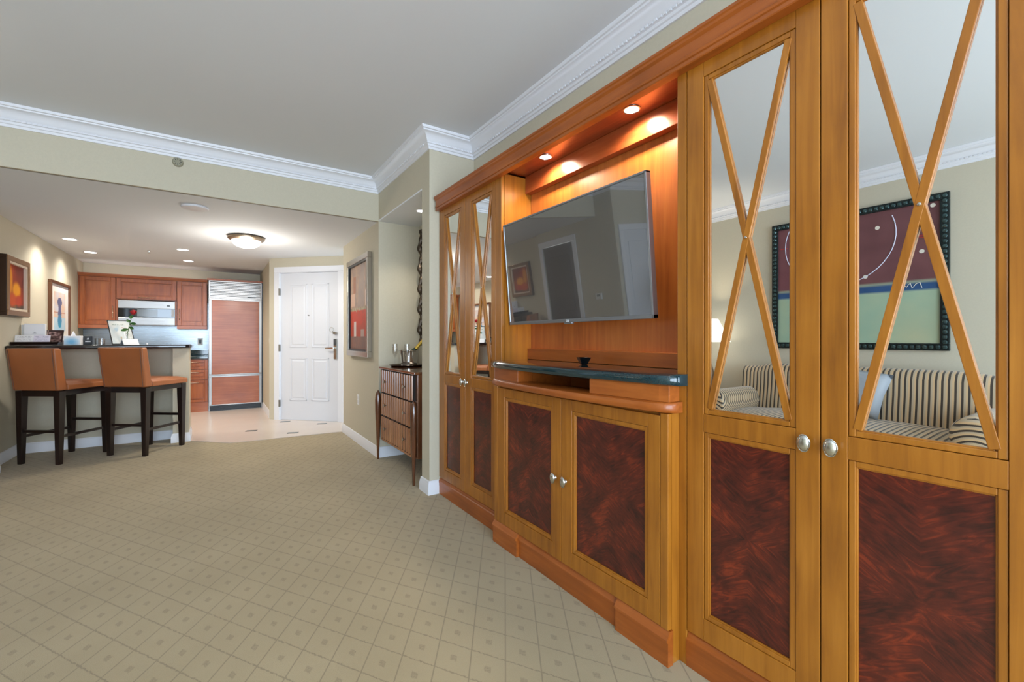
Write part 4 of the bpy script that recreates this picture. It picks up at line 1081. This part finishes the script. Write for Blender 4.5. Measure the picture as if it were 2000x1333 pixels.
# ------------------------------------------------------------------ bar stools
def stool(loc, ang, label):
    M = Matrix.Translation((loc[0],loc[1],0)) @ Matrix.Rotation(R(ang-90),4,'Z')      # local +y = the way the sitter faces
    t = thing('bar_stool', (loc[0],loc[1],0), label, 'bar stool', 'leather bar stools at the breakfast bar')
    W, D = .44, .52
    def leg(x, y, rake):
        # tapered leg, thickest under the seat
        a, b = .031, .019
        return MB().hexa([(x-b,y+rake-b,0),(x+b,y+rake-b,0),(x+b,y+rake+b,0),(x-b,y+rake+b,0)],[(x-a,y-a,.695),(x+a,y-a,.695),(x+a,y+a,.695),(x-a,y+a,.695)])
    for sx in (-1, 1):
        for sy in (-1, 1):
            l_ = obj('leg', leg(sx*(W/2-.033), sy*(D/2-.034), sy*.005).xf(M), ESPRESSO, t, bevel=.003)
            obj('foot_glide', MB().lathe([(.012,0),(.014,.004),(.0005,.004)], (sx*(W/2-.033), sy*(D/2-.029), .0), 10).xf(M), NICKEL, l_)
    ap = MB().box(-W/2+.06,W/2-.06,-D/2+.010,-D/2+.035,.642,.70).box(-W/2+.06,W/2-.06,D/2-.035,D/2-.010,.642,.70)
    ap.box(-W/2+.008,-W/2+.033,-D/2+.06,D/2-.06,.648,.70).box(W/2-.033,W/2-.008,-D/2+.06,D/2-.06,.648,.70)
    obj('apron', ap.xf(M), ESPRESSO, t, bevel=.003)
    for nm, a, b in (('stretcher',(-W/2+.04,-D/2+.033,.31),(W/2-.04,-D/2+.033,.31)),('stretcher',(-W/2+.04,D/2-.033,.35),(W/2-.04,D/2-.033,.35)),('stretcher',(-W/2+.036,-D/2+.04,.262),(-W/2+.036,D/2-.04,.262)),('stretcher',(W/2-.036,-D/2+.04,.262),(W/2-.036,D/2-.04,.262))):
        obj(nm, MB().bar(a, b, .018, .026).xf(M), ESPRESSO, t, bevel=.002)
    # padded seat: domed
    n = 10; vs = []; fs = []
    x0, x1, y0, y1 = -W/2-.004, W/2+.004, -D/2+.075, D/2+.012
    for j in range(n+1):
        for i in range(n+1):
            u, v = i/n, j/n; d_ = min(u,1-u,v,1-v) if v > .5 else min(u,1-u,.5)
            d2 = min(u, 1-u)*2; e2 = (1-v) if v > .5 else .5
            hgt = .028*(1-(1-min(1,d2*2.2))**3)*(1-(1-min(1,e2*4))**3)
            vs.append((x0+(x1-x0)*u, y0+(y1-y0)*v, .748+hgt))
    m = len(vs)
    vs += [(x, y, .700) for (x, y, z) in vs[:]]
    for j in range(n):
        for i in range(n):
            a = j*(n+1)+i; fs.append((a,a+1,a+n+2,a+n+1)); fs.append((m+a,m+a+n+1,m+a+n+2,m+a+1))
    rim = [i for i in range(n+1)] + [(j+1)*(n+1)+n for j in range(n)] + [n*(n+1)+n-1-i for i in range(n)] + [(n-1-j)*(n+1) for j in range(n-1)]
    for k in range(len(rim)):
        a, b = rim[k], rim[(k+1)%len(rim)]; fs.append((a,b,m+b,m+a))
    st = obj('seat', MB().add(vs, fs).xf(M), LEATHER, t, smooth=True, angle=50, bevel=.006)
    # leather back, slightly raked
    wb0, wb1 = W/2+.004, W/2+.018
    yb0, yb1 = -D/2-.012, -D/2-.062
    th0, th1 = .088, .062
    bb = MB().hexa([(-wb0,yb0,.700),(wb0,yb0,.700),(wb0,yb0+th0,.700),(-wb0,yb0+th0,.700)],[(-wb1,yb1,1.098),(wb1,yb1,1.098),(wb1,yb1+th1,1.098),(-wb1,yb1+th1,1.098)])
    bk_ = obj('backrest', bb.xf(M), LEATHER, t, bevel=.012, seg=3, smooth=True, angle=50)
    for s in (-1, 1):
        pp = MB().tube([(s*(wb0-.022),yb0-.001,.706),(s*(wb1-.022),yb1-.001,1.088)], .0035, 6)
        obj('piping', pp.xf(M), PIPING, bk_, smooth=True)
    return t
stool((-1.246,6.144), 54, 'tan leather bar stool nearer the wall, below the bar tray')
stool((-.606,6.084), 53, 'tan leather bar stool nearer the bar end, below the rose')

# ------------------------------------------------------------------ pictures above the bar
def still_life(u, v):
    c = lerp((120,36,20),(176,62,26),.5+nz(u*3,v*3,2))
    c = lerp(c, (90,22,16), max(0,u-.4)*.9 if v>.5 else 0)
    def blob(cx, cy, rx_, ry_, col, c):
        d = ((u-cx)/rx_)**2+((v-cy)/ry_)**2
        return lerp(c, col, max(0,min(1,1.5-1.3*d))) if d < 1.15 else c
    if v < .12: c = lerp((70,50,60),(110,96,50),.5+nz(u*9,v*9,4))
    c = blob(.25,.62,.13,.34,(232,150,30),c); c = blob(.57,.44,.25,.19,(240,160,24),c)
    c = blob(.36,.22,.24,.16,(206,82,28),c); c = blob(.68,.22,.2,.13,(190,60,26),c)
    return c
DKF = plain('dark_brown_frame', srgb(58,38,26), .35, .2)
TANF = plain('tan_bronze_frame', srgb(150,116,84), .35, .4)
picture('framed_picture', 'small orange still-life picture in a deep dark frame on the kitchen wall', wallmat(XKL,6.455,1.415,'+x'), .60, .575, .050, .06, TANF, still_life, 30, 34, inner=plain('cream_liner', srgb(226,210,190), .5), body=DKF)
def vase_print(u, v):
    c = (236,232,226)
    if .16<u<.84 and .14<v<.90:
        c = lerp((222,190,164),(206,206,216),.5+.9*nz(u*4,v*6,8))
        if v < .40: c = lerp((196,214,226),(160,206,232),.5+nz(u*5,v*5,3))
        if .49<v<.51: c = (190,120,84)
    d = abs(u-.5)
    if .44<v<.80 and d < .06+.09*math.exp(-((v-.70)/.07)**2)+.05*math.exp(-((v-.48)/.06)**2): c = (92,98,134)
    if .20<v<.46 and d < .13*(1-abs(v-.34)/.17)**.5 if abs(v-.34) < .17 else False: c = lerp((40,150,190),(80,130,170),(v-.2)/.26)
    return c
picture('framed_picture', 'tall narrow vase print in a bronze frame leaning over the bar', wallmat(XKL,8.03,1.13,'+x'), .86, .785, .036, .035, plain('bronze_frame', srgb(104,70,48), .35, .4), vase_print, 60, 66, mat_w=.03)

# ------------------------------------------------------------------ ceiling fittings
downlight(-1.43, 7.22, ZK, .075, 'recessed ceiling light over the bar near the still-life picture', 'recessed lights in the kitchen ceiling', 52, (1,.93,.83), 150, W_TRIM, 1.0)
downlight(-1.415, 8.17, ZK, .075, 'recessed ceiling light near the tall vase print', 'recessed lights in the kitchen ceiling', 52, (1,.93,.83), 150, W_TRIM, 1.0)
downlight(-.365, 7.26, ZK, .075, 'recessed ceiling light above the end of the bar', 'recessed lights in the kitchen ceiling', 52, (1,.93,.83), 150, W_TRIM, 1.0)
downlight(-.347, 8.27, ZK, .075, 'recessed ceiling light closest to the refrigerator', 'recessed lights in the kitchen ceiling', 52, (1,.93,.83), 150, W_TRIM, 1.0)
dl = thing('dome_light', (.29,5.93,ZK), 'frosted dome ceiling light with a bronze rim', 'ceiling light')
obj('rim', MB().lathe([(.12,0),(.178,-.004),(.188,-.016),(.186,-.030),(.160,-.048),(.148,-.050),(.148,-.02)], (.29,5.93,ZK-.001), 40), BRONZE, dl, smooth=True)
obj('glass_bowl', MB().lathe([(.147,-.040),(.146,-.060),(.132,-.088),(.105,-.110),(.065,-.124),(.02,-.129),(.0005,-.130)], (.29,5.93,ZK-.001), 40), DOME, dl, smooth=True)
pl = bpy.data.lights.new('dome_lamp', 'SPOT'); pl.energy = 34; pl.color = (1,.94,.84); pl.shadow_soft_size = .12; pl.spot_size = R(178); pl.spot_blend = .4
po = bpy.data.objects.new('dome_lamp', pl); COL.objects.link(po); po.parent = dl; po.location = (0,0,-.16)
pg = bpy.data.lights.new('dome_glow', 'POINT'); pg.energy = 20; pg.color = (1,.94,.85); pg.shadow_soft_size = .14
pgo = bpy.data.objects.new('dome_glow', pg); COL.objects.link(pgo); pgo.parent = dl; pgo.location = (0,0,-.42)
sp_ = thing('ceiling_speaker', (-.155,4.84,ZK), 'flat round white cover on the kitchen ceiling near the bulkhead', 'ceiling cover')
obj('cover', MB().lathe([(.10,0),(.105,-.006),(.098,-.016),(.088,-.018),(.0005,-.018)], (-.155,4.84,ZK-.0005), 36), W_TRIM, sp_, smooth=True)
obj('clip', MB().sphere((-.06,4.80,ZK-.016),.006,8), PAPER, sp_)
sd = thing('smoke_detector', (-.253,YB,2.594), 'round grey smoke detector on the bulkhead', 'smoke detector')
obj('housing', MB().lathe([(.036,0),(.036,-.012),(.030,-.020),(.0005,-.021)], (-.253,YB-.0005,2.594), 28, 'y'), plain('detector_beige', srgb(150,146,124), .5), sd, smooth=True)
gg = MB()
for k in range(8):
    a = 2*math.pi*k/8; c = (-.253+.020*math.cos(a), YB-.0215, 2.594+.020*math.sin(a))
    gg.bar((c[0]-.004*math.cos(a), c[1], c[2]-.004*math.sin(a)),(c[0]+.006*math.cos(a), c[1], c[2]+.006*math.sin(a)),.004,.006,up=(0,1,0))
obj('vents', gg, BLACK, sd)
obj('sprinkler_head', MB().lathe([(.020,0),(.020,-.003),(.008,-.005),(.006,-.022),(.012,-.030),(.014,-.033),(.0005,-.034)], (-.743,7.60,ZK-.0005), 16), NICKEL, None, 'small metal sprinkler head on the kitchen ceiling', 'sprinkler', smooth=True)
th2 = thing('thermostat', (XLH+.001,4.52,1.22), 'small white thermostat seen reflected in the television', 'thermostat')
obj('case', MB().box(XLH+.0005,XLH+.022,4.46,4.58,1.22,1.31), WHITE_PLASTIC, th2, bevel=.004)
obj('display', MB().box(XLH+.021,XLH+.0235,4.49,4.55,1.265,1.295), plain('lcd_grey', srgb(120,128,120), .3), th2)

# ------------------------------------------------------------------ sofa side of the room, seen in the mirrored doors
S_Y, S_X, S_ARM = stripes('striped_cloth_upright', 'Y'), None, arm_stripes('striped_cloth_arm')
sf = thing('sofa', (-1.80,1.69,0), 'sofa in cream and charcoal striped cloth reflected in the mirrored doors', 'sofa')
SY0, SY1 = .62, 2.76
obj('base', MB().box(-2.22,-1.36,SY0+.06,SY1-.06,.09,.30), S_Y, sf, bevel=.02)
def rounded(mb, prof, y0, y1, bulge=0.0, n=14):
    """profile in x,z pushed along y with rounded ends"""
    cx = sum(p[0] for p in prof)/len(prof); cz = sum(p[1] for p in prof)/len(prof); m = len(prof); vs = []
    for k in range(n+1):
        t = k/n; e = min(t,1-t)*n; s = 1 if e >= 2 else (.86 if e < 1 else .97)
        y = y0+(y1-y0)*t
        vs += [(cx+(px-cx)*s, y, cz+(pz-cz)*s + (bulge*math.sin(math.pi*t) if pz > cz else 0)) for px, pz in prof]
    fs = [(i*m+k, i*m+(k+1)%m, (i+1)*m+(k+1)%m, (i+1)*m+k) for i in range(n) for k in range(m)] + [list(range(m)), [n*m+k for k in range(m)][::-1]]
    return mb.add(vs, fs)
obj('seat_cushion', rounded(MB(), [(-2.03,.30),(-1.36,.30),(-1.335,.33),(-1.33,.40),(-1.345,.44),(-1.40,.462),(-1.70,.475),(-2.03,.465)], SY0+.235, SY1-.235, .012), S_Y, sf, smooth=True, angle=60)
obj('back', rounded(MB(), [(-2.235,.25),(-1.96,.25),(-1.985,.46),(-2.02,.70),(-2.03,.84),(-2.06,.90),(-2.12,.925),(-2.19,.915),(-2.23,.87)], SY0+.10, SY1-.06), S_Y, sf, smooth=True, angle=60)
for ya, yb in ((SY0,SY0+.25),(SY1-.25,SY1)):
    prof = []
    yc = (ya+yb)/2; nA = 14; mb = MB(); vs = []; fs = []
    ring = [(-.115,.10),(-.115,.46)] + [(.135*math.cos(R(200-a*220/nA)), .53+.135*math.sin(R(200-a*220/nA))) for a in range(nA+1)] + [(.115,.46),(.115,.10)]
    xs = [-2.21,-2.19,-1.9,-1.6,-1.37,-1.335,-1.325]; ss = [.9,1,1,1,1,.96,.85]
    m = len(ring)
    for x, s in zip(xs, ss):
        vs += [(x, yc+p*s, .35+(q-.35)*s) for p, q in ring]
    fs = [(i*m+k, i*m+(k+1)%m, (i+1)*m+(k+1)%m, (i+1)*m+k) for i in range(len(xs)-1) for k in range(m)] + [list(range(m)), [(len(xs)-1)*m+k for k in range(m)][::-1]]
    obj('arm', MB().add(vs, fs), S_ARM, sf, smooth=True, angle=60)
for x in (-2.15,-1.42):
    for y in (SY0+.1, SY1-.1):
        obj('foot', MB().lathe([(.02,0),(.028,.09),(.0005,.092)], (x,y,0), 12), ESPRESSO, sf, smooth=True)
# blue-grey cushion leaning on the sofa back
pm = MB(); n = 10; vs = []; fs = []
for sgn in (1, -1):
    for j in range(n+1):
        for i in range(n+1):
            u, v = i/n*2-1, j/n*2-1
            th = .075*(max(0,(1-u**4))*max(0,(1-v**4)))**.6
            pin = 1-.07*(1-abs(u))*abs(v)**2 if abs(v) > abs(u) else 1-.07*(1-abs(v))*abs(u)**2
            vs.append((sgn*th, u*.21*pin, v*.21*pin))
m = (n+1)**2
for q in (0, m):
    for j in range(n):
        for i in range(n):
            a = q+j*(n+1)+i; fs.append((a,a+1,a+n+2,a+n+1))
pm.add(vs, fs).xf(Matrix.Translation((-1.945,1.60,.712)) @ Matrix.Rotation(R(-20),4,'Y') @ Matrix.Rotation(R(10),4,'X'))
pil = obj('cushion', pm, plain('blue_grey_velvet', srgb(158,162,166), .6, bump=.1), None, 'blue-grey square cushion leaning on the striped sofa', 'cushion', smooth=True, angle=80)
b = bmesh.new(); b.from_mesh(pil.data); bmesh.ops.remove_doubles(b, verts=b.verts, dist=.0005); bmesh.ops.recalc_face_normals(b, faces=b.faces); b.to_mesh(pil.data); b.free()

# large abstract painting above the sofa
PW, PH = 1.43, 1.345
pY, pZ = 1.77, 1.085
bp_ = thing('large_painting', (XL,pY,pZ), 'large maroon and mint abstract painting in a dark beaded frame above the sofa', 'painting')
PM = wallmat(XL, pY, pZ, '+x')      # local x = world y
TEALF = plain('dark_teal_frame', srgb(34,44,44), .3, .4)
fwid = .062
f = MB().box(-PW/2,PW/2,.002,.030,0,fwid).box(-PW/2,PW/2,.002,.030,PH-fwid,PH).box(-PW/2,-PW/2+fwid,.002,.030,fwid,PH-fwid).box(PW/2-fwid,PW/2,.002,.030,fwid,PH-fwid)
obj('frame', f.xf(PM), TEALF, bp_, bevel=.004)
bmsh = None
def frame_bead(x, z):
    global bmsh
    c = PM @ Vector((x,.030,z))
    if bmsh is None:
        o_ = obj('bead', MB().sphere(c, .019, 8, .55, 1, 1), plain('frame_bead', srgb(70,92,92), .2, .6), bp_, smooth=True, origin=tuple(c)); bmsh = o_.data
    else:
        o_ = bpy.data.objects.new('bead', bmsh); COL.objects.link(o_); place(o_, c, bp_)
nb = 32
for k in range(nb+1):
    x = -PW/2+fwid/2 + (PW-fwid)*k/nb
    frame_bead(x, fwid/2); frame_bead(x, PH-fwid/2)
for k in range(1, 30):
    z = fwid/2 + (PH-fwid)*k/30
    frame_bead(-PW/2+fwid/2, z); frame_bead(PW/2-fwid/2, z)
def big_art(u, v):      # u runs with +y
    n = nz(u*4, v*4, 6)*.5 + nz(u*13, v*13, 2)*.3
    if v > .455 + .004*nz(u*9,0,1):
        c = lerp((96,58,62),(122,78,80),.5+n)
        if u > .9 : c = lerp(c,(140,80,90),.4)
    elif v > .39: c = lerp((34,70,110),(50,90,140),.5+n) if v < .445 else (150,160,140)
    else: c = lerp((150,180,158),(172,188,158),.5+n)
    c = lerp(c,(204,184,140), max(0,.45-1.6*math.hypot(u-.12,v-.06)))
    return c
painted('canvas', PM @ Vector((-PW/2+fwid,.014,fwid)), (0,PW-2*fwid,0), (0,0,PH-2*fwid), big_art, 60, 56, bp_)
obj('liner', MB().box(-PW/2+fwid,PW/2-fwid,.003,.013,fwid,PH-fwid).xf(PM), BLACK, bp_)
CREAM = plain('cream_paint', srgb(226,220,206), .5); LILAC = plain('lilac_white_paint', srgb(214,214,232), .5); REDL = plain('red_paint', srgb(206,50,52), .5)
ip = lambda u, v: PM @ Vector((-PW/2+fwid + u*(PW-2*fwid), .0155, fwid + v*(PH-2*fwid)))
arc = [ip(.585+.36*math.cos(R(a)), .83+.36*math.sin(R(a))*1.02) for a in range(152, 400, 8) if .83+.36*math.sin(R(a))*1.02 < .985]
obj('painted_arc', MB().tube(arc, .0042, 6), LILAC, bp_)
for (u, v) in ((.33,.88),(.09,.66),(.40,.515),(.035,.975)):
    c = ip(u, v); obj('painted_dot', MB().lathe([(.018,-.001),(.018,.001)], tuple(c), 14, 'x'), CREAM, bp_)
for pts in ([(.03,.80),(.10,.815),(.04,.775),(.13,.775),(.06,.75)],[(.93,.83),(.98,.83)]):
    obj('painted_scribble', MB().tube([ip(*p) for p in pts], .004, 6), REDL, bp_)
obj('painted_scribble', MB().tube([ip(u,v) for u,v in ((.20,.40),(.19,.44),(.17,.41),(.15,.44),(.14,.40),(.12,.43),(.10,.44),(.09,.40))], .003, 6), CREAM, bp_)

# side table and lamp past the sofa's far arm
lx, ly = -1.99, 3.08
tbl = thing('side_table', (lx,ly,0), 'round dark side table between the sofa and the corner', 'table')
obj('top', MB().lathe([(.26,.55),(.27,.555),(.27,.575),(.26,.58),(.0005,.58)], (lx,ly,0), 32), ESPRESSO, tbl, smooth=True)
obj('pedestal', MB().lathe([(.18,0),(.18,.02),(.05,.05),(.03,.12),(.035,.4),(.06,.55)], (lx,ly,0), 24), ESPRESSO, tbl, smooth=True)
lp = thing('table_lamp', (lx,ly,.58), 'lit table lamp with a white cone shade reflected beside the sofa', 'lamp')
obj('lamp_base', MB().lathe([(.07,.5805),(.07,.595),(.03,.61),(.05,.70),(.06,.78),(.03,.90),(.012,.95),(.010,1.16)], (lx,ly,0), 24), BRONZE, lp, smooth=True)
obj('lamp_shade', MB().lathe([(.235,1.15),(.10,1.42),(.097,1.42),(.232,1.15)], (lx,ly,0), 36), SHADE, lp, smooth=True)
ll = bpy.data.lights.new('table_lamp_bulb', 'POINT'); ll.energy = 34; ll.color = (1,.85,.64); ll.shadow_soft_size = .05
lo_ = bpy.data.objects.new('table_lamp_bulb', ll); COL.objects.link(lo_); lo_.parent = lp; lo_.location = (0,0,.66)
